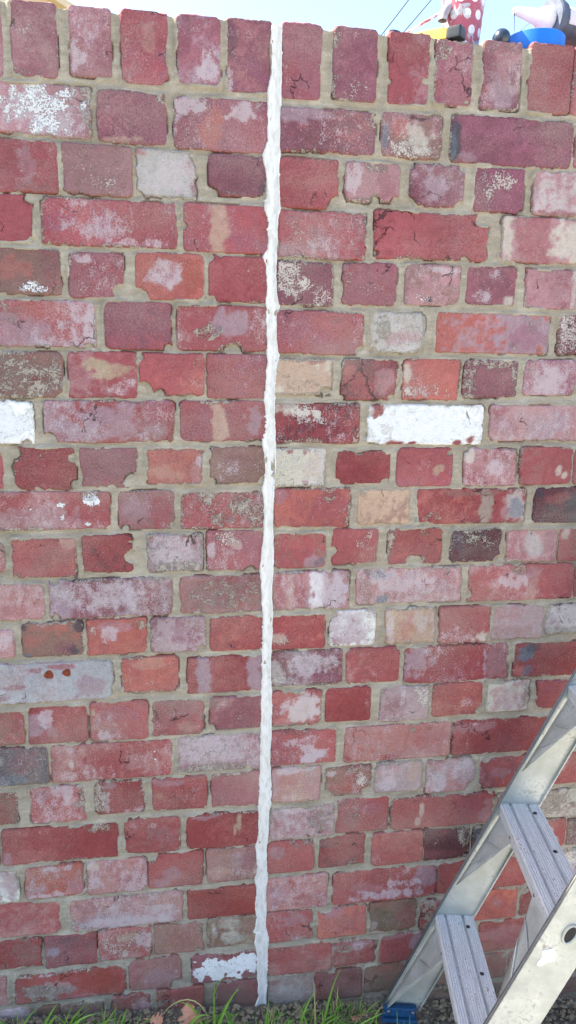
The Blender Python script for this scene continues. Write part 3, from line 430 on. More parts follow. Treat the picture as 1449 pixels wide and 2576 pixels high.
# ------------------------------------------------------------------ the brick wall
BR = []
for line in BRICKS.strip().splitlines():
    if line.startswith('#'): continue
    t = line.split(); row, x0, x1, y0, y1 = int(t[0]), *map(float, t[1:5])
    xc, yc = (x0+x1)/2, (y0+y1)/2
    BR.append(dict(row=row, a=PX(x0, yc, 0)[0], b=PX(x1, yc, 0)[0], t=PX(xc, y0, 0)[2], o=PX(xc, y1, 0)[2], col=t[5], k=t[6], ops=t[7:], seed=len(BR)+1))
for _ in range(3):                       # keep a bed joint between the courses
    for P_ in BR:
        if P_['row'] and P_['t']-P_['o'] > .080: e_ = (P_['t']-P_['o']-.080)/2; P_['t'] -= e_; P_['o'] += e_
        for Q_ in BR:
            if Q_['row'] == P_['row']+1 and min(P_['b'], Q_['b'])-max(P_['a'], Q_['a']) > .008:
                e_ = (.0075-(P_['o']-Q_['t']))/2
                if e_ > 0: P_['o'] += e_; Q_['t'] -= e_
def parse(tok):
    c = tok[0]; v = [float(q) for q in tok[1:].split(',')]; return c, v
def brick_sdf(B, X, Z):
    """distance inside the ragged outline of a brick face (metres, positive inside)"""
    a, b, t, o, s = B['a'], B['b'], B['t'], B['o'], B['seed']
    cx, cz, hw, hh = (a+b)/2, (t+o)/2, (b-a)/2, (t-o)/2
    r = 0.0030 + 0.0065*((s*37) % 11)/11
    wear = sst(-.05, .5, fbm(X, Z, 13, 2, s+40))*(.25 if B['row'] == 0 else 1); n = fbm(X, Z, 16, 2, s)*0.0018 + fbm(X, Z, 130, 3, s)*(0.0012+0.0042*wear) - 0.0014*wear
    qx = np.abs(X-cx)-(hw-r); qz = np.abs(Z-cz)-(hh-r)
    d = np.hypot(np.maximum(qx, 0), np.maximum(qz, 0)) + np.minimum(np.maximum(qx, qz), 0) - r
    d = -d + n + 0.0014
    for tok in B['ops']:
        if tok[0] == 'C':
            _, (u, v, q) = parse(tok)
            px = a+(b-a)*u; pz = t-(t-o)*v; rr = q*0.066; n2 = fbm(X, Z, 48, 3, s+50)*.009
            d = np.minimum(d, np.hypot(X-px, (Z-pz)*1.15)-rr + n2)
    return d
def ell(U, V, u, v, w, h, nz):
    return 1.0 - np.hypot((U-u)/w, (V-v)/h)**1.6*0.75 + nz
def brick_mesh(B):
    a, b, t, o, s = B['a'], B['b'], B['t'], B['o'], B['seed']
    cap = B['row'] == 0
    mg = 0.0035; st = 0.0027
    nx = int((b-a+2*mg)/st)+1; nz = int((t-o+2*mg)/st)+1
    gx = np.linspace(a-mg, b+mg, nx); gz = np.linspace(o-mg, t+mg, nz)
    X, Z = np.meshgrid(gx, gz)
    S = brick_sdf(B, X, Z)
    rn = random.Random(s*91)
    h = -0.010 + 0.010*sst(-0.0036, 0.0002, S)
    U = (X-a)/(b-a); V = (t-Z)/(t-o)
    h += (rn.uniform(-.0008, .0014) + (U-.5)*rn.uniform(-.002, .002) + (V-.5)*rn.uniform(-.0015, .0015))
    h += fbm(X, Z, 45, 3, s)*0.0007 + fbm(X, Z, 12, 2, s+5)*0.0012
    # --- colouring fields
    wu = fbm(X, Z, 30, 3, s+1)*0.035; wv = fbm(X, Z, 30, 3, s+2)*0.09
    lo = fbm(X, Z, 16, 3, s+3); hi = fbm(X, Z, 70, 3, s+4); h2 = fbm(X, Z, 190, 2, s+13)
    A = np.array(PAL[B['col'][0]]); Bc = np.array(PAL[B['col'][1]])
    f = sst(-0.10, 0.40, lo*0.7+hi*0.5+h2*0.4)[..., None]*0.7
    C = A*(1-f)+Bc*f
    k = [int(q) for q in B['k']]
    jit = 1 + rn.uniform(-.07, .07); wt = min(1, B['row']/20); C = C*jit*np.array([1+.10*wt, 1+.10*wt, 1.03-.13*wt])     # lens-flare veil put into the tint by row: bluer above, oranger below
    C = C*(1 + 0.22*(fbm(X, Z, 9, 2, s+9)[..., None]))
    haze = np.full_like(X, k[0]*0.125-0.14) + lo*0.25; fleck = np.full_like(X, k[1]*0.15-0.03) + lo*0.15; smear = np.full_like(X, k[2]*0.13-0.22)
    paint = np.full_like(X, -0.2); dark = np.full_like(X, 0.20)+lo*.2; raw = np.zeros_like(X); crack = np.zeros_like(X)
    Uw = U+wu; Vw = V+wv; nz_ = hi*0.35
    ed = 1-sst(0.0, 0.007, S)
    for tok in B['ops']:
        c = tok[0]
        if c == 'C' or tok.startswith('kF'): continue
        if c == 'K': crack += (1.0 if tok == 'K2' else 0.6); continue
        _, v = parse(tok)
        if len(v) < 5: v += [0.7]
        e = ell(Uw, Vw, v[0], v[1], v[2], v[3], nz_)
        m = sst(-0.1, 0.7, e+hi*0.4+h2*.3)
        if c == 'P': paint = np.maximum(paint, m*v[4])
        elif c == 'N': paint = paint*(1-m) - 0.4*m; C = C*(1-m[..., None]) + np.array(PAL['R'])*m[..., None]
        elif c == 'H': haze += m*v[4]*0.5
        elif c == 'S': smear += m*v[4]*0.62
        elif c == 'F': fleck += m*v[4]*0.55
        elif c == 'D': dark += m*v[4]*0.9
        elif c == 'O': raw += m*v[4]; h += m*hi*0.0025
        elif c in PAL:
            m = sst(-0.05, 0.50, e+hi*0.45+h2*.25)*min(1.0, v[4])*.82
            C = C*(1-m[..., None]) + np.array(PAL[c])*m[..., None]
    smear = smear + ed*(0.25+0.8*fbm(X, Z, 14, 2, s+6)) ; dark = dark + ed*(-0.25+0.9*fbm(X, Z, 25, 2, s+7))
    raw = raw + (1-sst(-0.001, 0.003, S))*0.7*(fbm(X, Z, 10, 2, s+8) > -0.1)
    paint = np.where(S < 0.0015, paint-0.3, paint)
    gz_, gx_ = np.gradient(S, gz, gx); gl = np.maximum(np.hypot(gx_, gz_), .5)       # draw the rim in to the ragged outline
    mv = np.clip(-0.0022-S, 0, .012)
    X = X + gx_/gl*mv; Z = Z + gz_/gl*mv
    V3 = np.stack([X, -h, Z], -1).reshape(-1, 3)
    idx = np.arange(nx*nz).reshape(nz, nx)
    Q = np.stack([idx[:-1, :-1], idx[:-1, 1:], idx[1:, 1:], idx[1:, :-1]], -1).reshape(-1, 4)
    ring = np.concatenate([idx[0, :], idx[1:, -1], idx[-1, -2::-1], idx[-2:0:-1, 0]])
    back = V3[ring].copy(); back[:, 1] = 0.225 if cap else 0.10
    n0 = len(V3); nr = len(ring); V3 = np.concatenate([V3, back])
    bi = n0+np.arange(nr); nxt = np.roll(np.arange(nr), -1)
    side = np.stack([ring[nxt], ring, bi, bi[nxt]], -1)
    me = bpy.data.meshes.new('brick')
    nF = len(Q)+len(side)+1; loops = np.concatenate([Q.ravel(), side.ravel(), bi[::-1]]).astype(np.int32)
    starts = np.concatenate([np.arange(len(Q)+len(side))*4, [(len(Q)+len(side))*4]]).astype(np.int32)
    me.vertices.add(len(V3)); me.vertices.foreach_set('co', V3.astype(np.float32).ravel())
    me.loops.add(len(loops)); me.loops.foreach_set('vertex_index', loops)
    me.polygons.add(nF); me.polygons.foreach_set('loop_start', starts)
    sm = np.ones(nF, bool); sm[-1] = False; me.polygons.foreach_set('use_smooth', sm)
    me.update(calc_edges=True); me.validate()
    def put(nm, ty, key, arr):
        at = me.attributes.new(nm, ty, 'POINT'); at.data.foreach_set(key, arr.astype(np.float32).ravel())
    pad = lambda M: np.concatenate([M.reshape(nx*nz, -1), M.reshape(nx*nz, -1)[ring]])
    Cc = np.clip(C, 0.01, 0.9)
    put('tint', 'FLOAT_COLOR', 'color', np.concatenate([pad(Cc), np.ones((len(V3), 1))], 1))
    put('mask_a', 'FLOAT_VECTOR', 'vector', pad(np.stack([paint, haze, fleck], -1)))
    put('mask_b', 'FLOAT_VECTOR', 'vector', pad(np.stack([smear, dark, raw], -1)))
    put('crack', 'FLOAT', 'value', pad(crack[..., None]))
    me.materials.append(M_BRICK)
    return me
wall = thing('brick_wall', 'weathered red brick garden wall with sandy mortar and upright bricks along its top', 'wall', (0, 0.1, -0.1))
WO = Vector((0, 0.1, -0.1))
def wpart(name, me, **p):
    o = obj(name, me, wall, **p); o.location = -WO; return o
PARTLAB = {(7, 925): 'brick covered in bright white paint', (7, -80): 'white painted brick at the left edge', (21, 485): 'brick with a ragged white painted patch',
           (13, -40): 'pale blue-grey brick with two rusty holes', (19, 474): 'clean dark red brick left of the sealant line'}
M_RUST = simple('rust', (126, 62, 44), .85, 0, .45, 260, .2, .002)
keys = [l.split() for l in BRICKS.strip().splitlines() if not l.startswith('#')]
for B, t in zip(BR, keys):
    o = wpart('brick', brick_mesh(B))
    lb = PARTLAB.get((int(t[0]), int(t[1])))
    if lb: o['label'] = lb
    if (int(t[0]), int(t[1])) == (13, -40):
        for cx_, cy_, r_ in ((123, 1697, .0085), (168, 1692, .0075)):
            p_ = PX(cx_, cy_, -.001); V_, F_ = [], []
            for rr, hh in ((1.15, -.002), (1.0, .0016), (.78, .0022), (.62, .0010), (.3, .0008), (.01, .0010)):
                for i in range(14): a = i*math.pi/7; q_ = rr*(1+.12*math.sin(3*a+cx_)); V_.append((p_[0]+r_*q_*math.cos(a), -.0012-hh, p_[2]+r_*q_*math.sin(a)))
            for k_ in range(5):
                for i in range(14): F_.append((k_*14+i, k_*14+(i+1) % 14, k_*14+14+(i+1) % 14, k_*14+14+i))
            obj('rusty_plug', mesh('rusty_plug', V_, F_, M_RUST, True), o)

# mortar: one ragged relief between the bricks
XL, XR, ZB, ZT, ST = -0.66, 0.90, -0.17, 2.02, 0.0026
gx = np.arange(XL, XR, ST); gz = np.arange(ZB, ZT, ST); X, Z = np.meshgrid(gx, gz)
S = np.full(X.shape, -1.0)
for B in BR:
    i0, i1 = np.searchsorted(gx, (B['a']-.04, B['b']+.04)); j0, j1 = np.searchsorted(gz, (B['o']-.04, B['t']+.04))
    if i1 <= i0 or j1 <= j0: continue
    sub = S[j0:j1, i0:i1]; np.maximum(sub, brick_sdf(B, X[j0:j1, i0:i1], Z[j0:j1, i0:i1]), out=sub)
D = -S
lump = fbm(X, Z, 38, 4, 3); big = fbm(X*0.6, Z, 9, 3, 8); fine = fbm(X, Z, 170, 3, 5); sweep = fbm(X*0.25, Z, 60, 3, 21)
hm = -0.0014 - 0.0012*sst(0.001, 0.007, D) + 0.0016*big + 0.0009*lump + 0.0006*fine + 0.0004*sweep
hm += 0.0042*sst(0.006, 0.0, D)*sst(0.05, 0.6, fbm(X, Z, 22, 3, 12)+0.3*lump)            # mortar squeezed up against the arris
hm -= 0.0105*sst(0.0036, 0.0006, D)*sst(-0.004, -0.001, D)*sst(0.15, 0.32, fbm(X, Z, 21, 3, 31))   # open cracks along some edges
k3 = 3; Sup = np.concatenate([S[k3:], np.repeat(S[-1:], k3, 0)]); Sdn = np.concatenate([np.repeat(S[:1], k3, 0), S[:-k3]])
hm -= 0.0042*sst(-.005, .003, Sup)*(Z < 1.86)*(0.6+0.6*fbm(X*.4, Z, 8, 2, 44))          # struck: tucked in under the brick above
hm -= 0.0012*sst(0.003, 0.009, D)                                                        # hollow tooling of the wide joints
hm -= 0.012*sst(0.0015, 0.006, S)
joint_top = 2.008 + 0.006*fbm(gx, gx*0+.3, 11, 2, 4)
keep_v = Z <= joint_top[None, :] + 0.001
cell = (np.maximum.reduce([S[:-1, :-1], S[1:, :-1], S[:-1, 1:], S[1:, 1:]]) < 0.012) & keep_v[1:, 1:] & keep_v[1:, :-1]
nz, nx = X.shape; idx = np.arange(nx*nz).reshape(nz, nx)
Q = np.stack([idx[:-1, :-1], idx[:-1, 1:], idx[1:, 1:], idx[1:, :-1]], -1)[cell]
V3 = np.stack([X, -hm, Z], -1).reshape(-1, 3)
used = np.unique(Q); remap = np.full(nx*nz, -1); remap[used] = np.arange(len(used)); V3 = V3[used]; Q = remap[Q]
# top faces of the joints run back through the wall
tops = []; ex = []
top_j = np.where(cell, np.arange(nz-1)[:, None], -1).max(0)
for i in range(nx-1):
    j = top_j[i]
    if j > 0 and gz[j] > 1.97:
        p, q = remap[idx[j+1, i]], remap[idx[j+1, i+1]]
        n0 = len(V3)+len(ex); ex += [(gx[i], .224, gz[j+1]), (gx[i+1], .224, gz[j+1])]; tops.append((p, q, n0+1, n0))
V3 = np.concatenate([V3, np.array(ex)]) if ex else V3
Q = np.concatenate([Q, np.array(tops)]) if tops else Q
me = bpy.data.meshes.new('mortar'); me.vertices.add(len(V3)); me.vertices.foreach_set('co', V3.astype(np.float32).ravel())
me.loops.add(Q.size); me.loops.foreach_set('vertex_index', Q.astype(np.int32).ravel())
me.polygons.add(len(Q)); me.polygons.foreach_set('loop_start', (np.arange(len(Q))*4).astype(np.int32)); me.polygons.foreach_set('use_smooth', np.ones(len(Q), bool))
me.update(calc_edges=True); me.materials.append(M_MORTAR)
wpart('mortar', me)

# the rest of the wall, outside the picture: inner core, plain mortar bed and further courses
XW0, XW1 = -3.2, 3.6
def box_vf(x0, x1, y0, y1, z0, z1, n0=0):
    v = [(x0,y0,z0),(x1,y0,z0),(x1,y1,z0),(x0,y1,z0),(x0,y0,z1),(x1,y0,z1),(x1,y1,z1),(x0,y1,z1)]
    f = [(0,3,2,1),(4,5,6,7),(0,1,5,4),(1,2,6,5),(2,3,7,6),(3,0,4,7)]
    return v, [tuple(i+n0 for i in q) for q in f]
V, Fc = [], []
for q in [(XW0, XW1, .03, .222, -.4, 1.985), (XW0, XL+.001, .0055, .031, -.4, 1.99), (XR-.004, XW1, .0055, .031, -.4, 1.99)]:
    v, f = box_vf(*q, n0=len(V)); V += v; Fc += f
wpart('mortar_core', mesh('mortar_core', V, Fc, M_MORTAR))
def soft_box(x0, x1, z0, z1, y0, y1, bv=.004):
    bm = bmesh.new(); v, f = box_vf(x0, x1, y0, y1, z0, z1)
    vs_ = [bm.verts.new(p) for p in v]; [bm.faces.new([vs_[i] for i in q]) for q in f]
    bmesh.ops.bevel(bm, geom=[e for e in bm.edges if any(w.co.y < y0+1e-6 for w in e.verts)], offset=bv, segments=2, affect='EDGES', profile=.6)
    vv = [p.co.copy() for p in bm.verts]; bm.verts.index_update(); ff = [[w.index for w in q.verts] for q in bm.faces]; bm.free(); return vv, ff
V, Fc, COL = [], [], []
rn = random.Random(5)
for row in range(0, 25):
    bs = [B for B in BR if B['row'] == row]
    wid = .076 if row == 0 else (.110 if row % 2 == 0 else .230)
    if not bs: zt, zb = 1.892-.086*(row-1), 1.892-.086*(row-1)-.076; ends = [(XW0, -2.0, -1), (-2.0, XW1, 1)]
    lo_ = min(bs, key=lambda q: q['a']) if bs else None; hi_ = max(bs, key=lambda q: q['b']) if bs else None
    for sgn in (-1, 1):
        if bs: q = lo_ if sgn < 0 else hi_; zt, zb = q['t'], q['o']; x = (q['a']-.011) if sgn < 0 else (q['b']+.011)
        else: x = 0
        if row > 21: zt, zb = 1.892-.086*(row-1)-.003, 1.892-.086*(row-1)-.077
        while XW0+.02 < x < XW1-.02:
            w_ = wid*rn.uniform(.96, 1.03); x0, x1 = (x-w_, x) if sgn < 0 else (x, x+w_)
            x0 = max(x0, XW0); x1 = min(x1, XW1)
            if row != 23 or x1 < 0 or x0 > .6:
                v, f = soft_box(x0, x1, zb+rn.uniform(-.003, .003), zt+rn.uniform(-.003, .003), rn.uniform(-.002, .002), .226 if row == 0 else .03)
                n0 = len(V); V += v; Fc += [tuple(i+n0 for i in q) for q in f]
                c = PAL[rn.choice('rrrRRommpujb')]; COL += [c]*len(v)
            x = (x0-.011) if sgn < 0 else (x1+.011)
me = mesh('brick_courses', V, Fc, M_BRICK)
at = me.attributes.new('tint', 'FLOAT_COLOR', 'POINT'); at.data.foreach_set('color', np.concatenate([np.array(COL), np.ones((len(COL), 1))], 1).astype(np.float32).ravel())
at = me.attributes.new('mask_a', 'FLOAT_VECTOR', 'POINT'); at.data.foreach_set('vector', np.tile(np.array([-.2, .2, .15], np.float32), len(V)))
at = me.attributes.new('mask_b', 'FLOAT_VECTOR', 'POINT'); at.data.foreach_set('vector', np.tile(np.array([.05, .12, 0], np.float32), len(V)))
wpart('brick_courses', me, kind='stuff')

# white sealant squeezed down the joint between the two halves of the wall
SEAL = [(62,686,710),(102,680,709),(150,682,710),(183,683,710),(215,676,709),(234,671,709),(264,672,708),(308,674,707),(350,674,706),(377,665,707),(402,661,706),(425,668,704),(447,671,703),(495,671,705),
(510,667,707),(527,665,707),(540,671,703),(557,675,700),(600,675,698),(627,675,697),(640,665,697),(647,662,697),(665,668,696),(697,672,696),(729,670,696),(755,668,700),(769,669,706),(785,670,701),(804,670,697),(850,672,696),(885,672,701),(894,672,704),
(910,671,699),(939,670,694),(985,668,693),(1009,663,692),(1025,668,692),(1061,669,693),(1090,666,694),(1111,661,695),(1140,663,695),(1186,666,695),(1210,664,694),(1226,661,692),(1286,664,687),(1330,664,687),(1358,662,689),(1400,657,690),(1418,654,690),
(1453,654,687),(1493,659,685),(1520,659,687),(1543,659,688),(1593,661,686),(1668,659,682),(1725,659,684),(1765,655,685),(1800,656,684),(1840,656,684),(1900,655,681),(1940,653,681),(1975,651,684),(2025,650,683),(2042,649,677),(2092,650,677),(2115,645,674),(2132,642,672),
(2165,646,672),(2192,647,672),(2212,641,675),(2235,643,671),(2252,644,670),(2287,641,672),(2310,645,670),(2334,642,670),(2352,641,675),(2369,640,678),(2390,645,676),(2409,647,675),(2459,647,672),(2509,650,671),(2525,643,671),(2536,638,671),(2545,650,668)]
zs = []; la = []; ra = []
for y_, l_, r_ in SEAL:
    pl, pr = PX(l_, y_, -.002), PX(r_, y_, -.002); zs.append((pl[2]+pr[2])/2); la.append(pl[0]); ra.append(pr[0])
zs, la, ra = np.array(zs)[::-1], np.array(la)[::-1], np.array(ra)[::-1]
zz = np.arange(zs[0], zs[-1]+.001, .0012); nC = 15
L_ = np.interp(zz, zs, la); R_ = np.interp(zz, zs, ra)
L_ = L_ + fbm(zz, zz*0, 90, 3, 1)*.0022 - np.clip(fbm(zz, zz*0, 300, 2, 2)-.2, 0, 1)*.008*sst(-.1, .4, fbm(zz, zz*0, 20, 2, 7)) - .0012
R_ = R_ + fbm(zz, zz*0, 90, 3, 3)*.0018 + np.clip(fbm(zz, zz*0, 300, 2, 4)-.25, 0, 1)*.006*sst(-.1, .4, fbm(zz, zz*0, 23, 2, 9)) + .0012
uu = np.linspace(0, 1, nC); Xs = L_[:, None]*(1-uu)+R_[:, None]*uu; Zs = np.repeat(zz[:, None], nC, 1)
prof = np.interp(uu, [0, .04, .14, .24, .5, .78, .88, .96, 1], [-.006, .0012, .0034, .0012, -.0006, .0004, .0030, .0012, -.006])
hs = prof[None, :] + (fbm(Xs, Zs*.2, 130, 3, 14)*.0012 + fbm(Xs*.3, Zs, 18, 2, 15)*.0014)*sst(0, .12, np.minimum(uu, 1-uu))[None, :]
idx = np.arange(len(zz)*nC).reshape(len(zz), nC)
Q = np.stack([idx[:-1, :-1], idx[:-1, 1:], idx[1:, 1:], idx[1:, :-1]], -1).reshape(-1, 4)
V3 = np.stack([Xs, -hs, Zs], -1).reshape(-1, 3)
# closed behind: the joint is filled 4 cm deep, and over the top of the wall
b0 = len(V3); back = [(x_, .04, z_) for z_, l_, r_ in zip(zz, L_, R_) for x_ in (l_+.004, r_-.004)]
V3 = np.concatenate([V3, np.array(back)]); Q = list(map(tuple, Q)); nR = len(zz)
for i in range(nR-1):
    Q += [(idx[i+1, 0], b0+2*i+2, b0+2*i, idx[i, 0]), (idx[i, -1], b0+2*i+1, b0+2*i+3, idx[i+1, -1])]
Q.append(tuple(idx[-1, :]) + (b0+2*nR-1, b0+2*nR-2)); Q.append(tuple(idx[0, ::-1]) + (b0, b0+1))
wpart('sealant_line', mesh('sealant_line', V3, Q, M_SEAL, True), label='ragged white sealant line filling the vertical joint from top to ground')

# ------------------------------------------------------------------ ground
def mat_soil():
    s = NT('soil_and_lawn'); P = s.pos(); nb = s.noise(P, 2.2, 5); nm = s.noise(P, 60, 6, .65); nf = s.noise(P, 300, 4, .6)
    col = s.mix(s.mr(nm, .3, .7), (.12, .10, .075), (.26, .225, .175)); col = s.mix(s.mr(nf, .55, .75), col, (.27, .23, .18))
    xyz = s.sep(P)
    lawn = s.math('MULTIPLY', s.mr(nb, .40, .55), s.mr(xyz[1], -.35, -.9)); lawn = s.math('MAXIMUM', lawn, s.mr(xyz[1], 1.0, 3.0))
    col = s.mix(s.math('MULTIPLY', lawn, .85), col, s.mix(nm, (.05, .075, .02), (.11, .14, .045)))
    s.bump(s.math('ADD', nm, s.math('MULTIPLY', nf, .5)), .012, .8)
    return s.out(col, .95, 0, .15)
M_SOIL = mat_soil()
def ground_z(x, y):
    z = np.interp(x, [-3, -.6, -.3, 0, .22, .58, .8, 3], [.06, .048, .028, .000, -.02, -.068, -.078, -.09])
    far = np.clip((np.hypot(x, y)-3)/12, 0, 1); z = z*(1-far) - .05*far
    near = np.clip(1-np.abs(y)/.12, 0, 1)
    return z + .012*near - .015*np.clip(-y/.3, 0, 1)
ax = np.unique(np.concatenate([-np.geomspace(1.4, 900, 24)[::-1], np.arange(-.8, 1.05, .011), np.geomspace(1.4, 900, 24)]))
ay = np.unique(np.concatenate([-np.geomspace(.55, 900, 26)[::-1], np.arange(-.42, .02, .011), np.geomspace(.3, 900, 24)]))
X, Y = np.meshgrid(ax, ay); fall = np.clip(1-np.maximum(np.abs(X)-1.0, 0)/2, 0, 1)*np.clip(1-np.maximum(np.abs(Y)-.45, 0)/2, 0, 1)
Z = ground_z(X, Y) + fall*(fbm(X, Y, 26, 4, 2)*.011 + np.maximum(fbm(X, Y, 60, 3, 6), 0)*.010)
idx = np.arange(X.size).reshape(X.shape); Q = np.stack([idx[:-1, :-1], idx[:-1, 1:], idx[1:, 1:], idx[1:, :-1]], -1).reshape(-1, 4)
obj('ground', mesh('ground', np.stack([X, Y, Z], -1).reshape(-1, 3), Q, M_SOIL, True), kind='structure')
M_CLOD = simple('soil_clod', (134, 123, 102), .95, 0, .3, 140, .15, .004)
rn = random.Random(3)
bm0 = bmesh.new(); bmesh.ops.create_icosphere(bm0, subdivisions=2, radius=1); ico_v = np.array([v.co for v in bm0.verts]); ico_f = [[w.index for w in f.verts] for f in bm0.faces]; bm0.free()
V, Fc = [], []
for i in range(2600):
    x = rn.uniform(-.62, .85); y = -abs(rn.gauss(.02, .045))-.006; r = rn.choice([.001, .0014, .0018, .0022, .0028, .0036, .0052])*rn.uniform(.7, 1.2)
    if y < -.3: continue
    sd_ = rn.uniform(0, 99); n = 1+.6*fbm(ico_v[:, 0]+ico_v[:, 2]*.7+sd_, ico_v[:, 1]-ico_v[:, 2]*.6, 1.3, 2, i % 7)
    p = ico_v*n[:, None]*np.array([r*rn.uniform(.8, 1.4), r, r*rn.uniform(.5, .9)]) + np.array([x, min(y, -r*.8), float(ground_z(np.array(x), np.array(y)))+.006+r*.25])
    n0 = len(V); V += list(p); Fc += [tuple(q+n0 for q in f) for f in ico_f]
obj('soil_clods', mesh('soil_clods', V, Fc, M_CLOD, False), kind='stuff', label='crumbly dry soil clods banked along the foot of the wall', category='soil')

# grass: single blades, rooted in the soil strip
M_GRASS = [simple('grass_blade_green', (118, 160, 62), .55, 0, .25, 40, .4), simple('grass_blade_dry', (176, 166, 112), .7, 0, .2, 40, .3)]
def blade(pts, w, V, Fc, twist=.3):
    """ribbon with a folded midrib through the given points"""
    P = np.array(pts); n = 9; tt = np.linspace(0, 1, n)
    # quadratic/cubic interpolation through the control points
    k = len(P)-1; C = np.array([sum(math.comb(k, j)*(1-t)**(k-j)*t**j*P[j] for j in range(k+1)) for t in tt])
    T = np.gradient(C, axis=0); T /= np.linalg.norm(T, axis=1)[:, None]
    side = np.cross(T, np.array([math.sin(twist), -math.cos(twist), .25])); side /= np.linalg.norm(side, axis=1)[:, None]+1e-9
    nor = np.cross(side, T); n0 = len(V)
    for i, t in enumerate(tt):
        ww = w*(1-t**1.6)*(.55+.45*min(1, t*5))+.0001
        V += [C[i]-side[i]*ww/2+nor[i]*ww*.22, C[i], C[i]+side[i]*ww/2+nor[i]*ww*.22]
    for i in range(n-1):
        a = n0+3*i; Fc += [(a, a+1, a+4, a+3), (a+1, a+2, a+5, a+4)]
GREEN, DRY = ([], []), ([], [])
def pb(pts, w, Y, dry=False, tw=.3):
    q = []
    for i, (x, y) in enumerate(pts): q.append(PX(x, y, Y - .012*i))
    d = q[0]-q[1]; q[0] = q[0] + np.array([0, 0, -.02])
    blade(q, w, *(DRY if dry else GREEN), twist=tw)
for pts, w, Y, dr in [
 ([(40,2590),(66,2560),(92,2537)], .0055, -.045, 0), ([(98,2588),(118,2560),(147,2520)], .006, -.05, 0), ([(150,2585),(165,2560),(188,2519)], .005, -.05, 0),
 ([(160,2590),(180,2545),(234,2514)], .0075, -.055, 0), ([(165,2585),(195,2552),(252,2549)], .006, -.06, 0), ([(112,2595),(122,2562),(143,2557)], .012, -.06, 0),
 ([(250,2585),(270,2560),(298,2532)], .004, -.05, 0), ([(215,2590),(245,2565),(303,2562)], .005, -.06, 0), ([(258,2580),(262,2550),(268,2520)], .003, -.04, 1), ([(300,2583),(307,2556),(324,2535)], .0035, -.045, 0),
 ([(541,2600),(534,2520),(541,2470)], .007, -.06, 0), ([(541,2478),(546,2452),(590,2452),(597,2426)], .0022, -.066, 0), ([(540,2600),(560,2530),(605,2479)], .007, -.065, 0), ([(582,2595),(575,2555),(559,2533)], .005, -.06, 0),
 ([(410,2530),(440,2505),(505,2490),(530,2575)], .004, -.065, 1), ([(516,2600),(505,2520),(445,2520)], .007, -.07, 0), ([(470,2600),(478,2540),(530,2555)], .008, -.075, 0),
 ([(662,2600),(670,2560),(677,2510)], .006, -.06, 0), ([(672,2600),(676,2560),(675,2545)], .005, -.06, 0), ([(648,2595),(645,2570),(640,2550)], .004, -.05, 0), ([(690,2595),(692,2575),(689,2556)], .004, -.05, 0), ([(745,2595),(765,2530),(792,2493)], .0065, -.06, 0),
 ([(806,2600),(826,2490),(860,2428)], .0068, -.06, 0), ([(794,2590),(793,2520),(788,2462)], .0045, -.055, 1), ([(830,2590),(833,2550),(832,2496)], .003, -.045, 0), ([(776,2600),(774,2560),(756,2545)], .006, -.06, 0), ([(850,2590),(853,2570),(866,2552)], .004, -.05, 0),
 ([(948,2590),(946,2570),(947,2548)], .005, -.075, 0), ([(868,2585),(915,2566),(971,2546)], .005, -.085, 0), ([(1000,2600),(1000,2570),(998,2540)], .0048, -.09, 0), ([(1031,2600),(1031,2575),(1030,2552)], .0035, -.09, 0), ([(1010,2595),(1013,2575),(1018,2562)], .004, -.09, 0), ([(790,2585),(830,2560),(862,2556)], .005, -.07, 0)]:
    pb(pts, w, Y, bool(dr), rn.uniform(-.4, .6))
for i in range(900):                     # finer tufts, rooted further out in the strip as well
    x = rn.choice([-.55, -.50, -.44, -.40, -.34, -.30, -.14, -.10, .02, .13, .17, .2])+rn.gauss(0, .028); y = -rn.uniform(.025, .09)
    if i > 600: x = rn.uniform(-1.2, .2); y = -rn.uniform(.12, .7)
    z = float(ground_z(np.array(x), np.array(y))); h = abs(rn.gauss(.018, .016))+.008 if i <= 600 else rn.uniform(.03, .07); dx, dy = rn.gauss(.006, .022), rn.gauss(-.010, .012)
    blade([(x, y, z-.01), (x+dx*.3, y+dy*.3, z+h*.7), (x+dx, y+dy, z+h)], rn.uniform(.002, .0045), *(DRY if rn.random() < .25 else GREEN), twist=rn.uniform(-.8, .8))
nG = len(GREEN[0]); V = GREEN[0]+DRY[0]; Fc = GREEN[1]+[tuple(i+nG for i in f) for f in DRY[1]]
me = mesh('grass', V, Fc, M_GRASS[0], True); me.materials.append(M_GRASS[1])
me.polygons.foreach_set('material_index', [0]*len(GREEN[1])+[1]*len(DRY[1]))
obj('grass', me, kind='stuff', label='thin green and dry grass blades sprouting along the foot of the wall', category='grass')

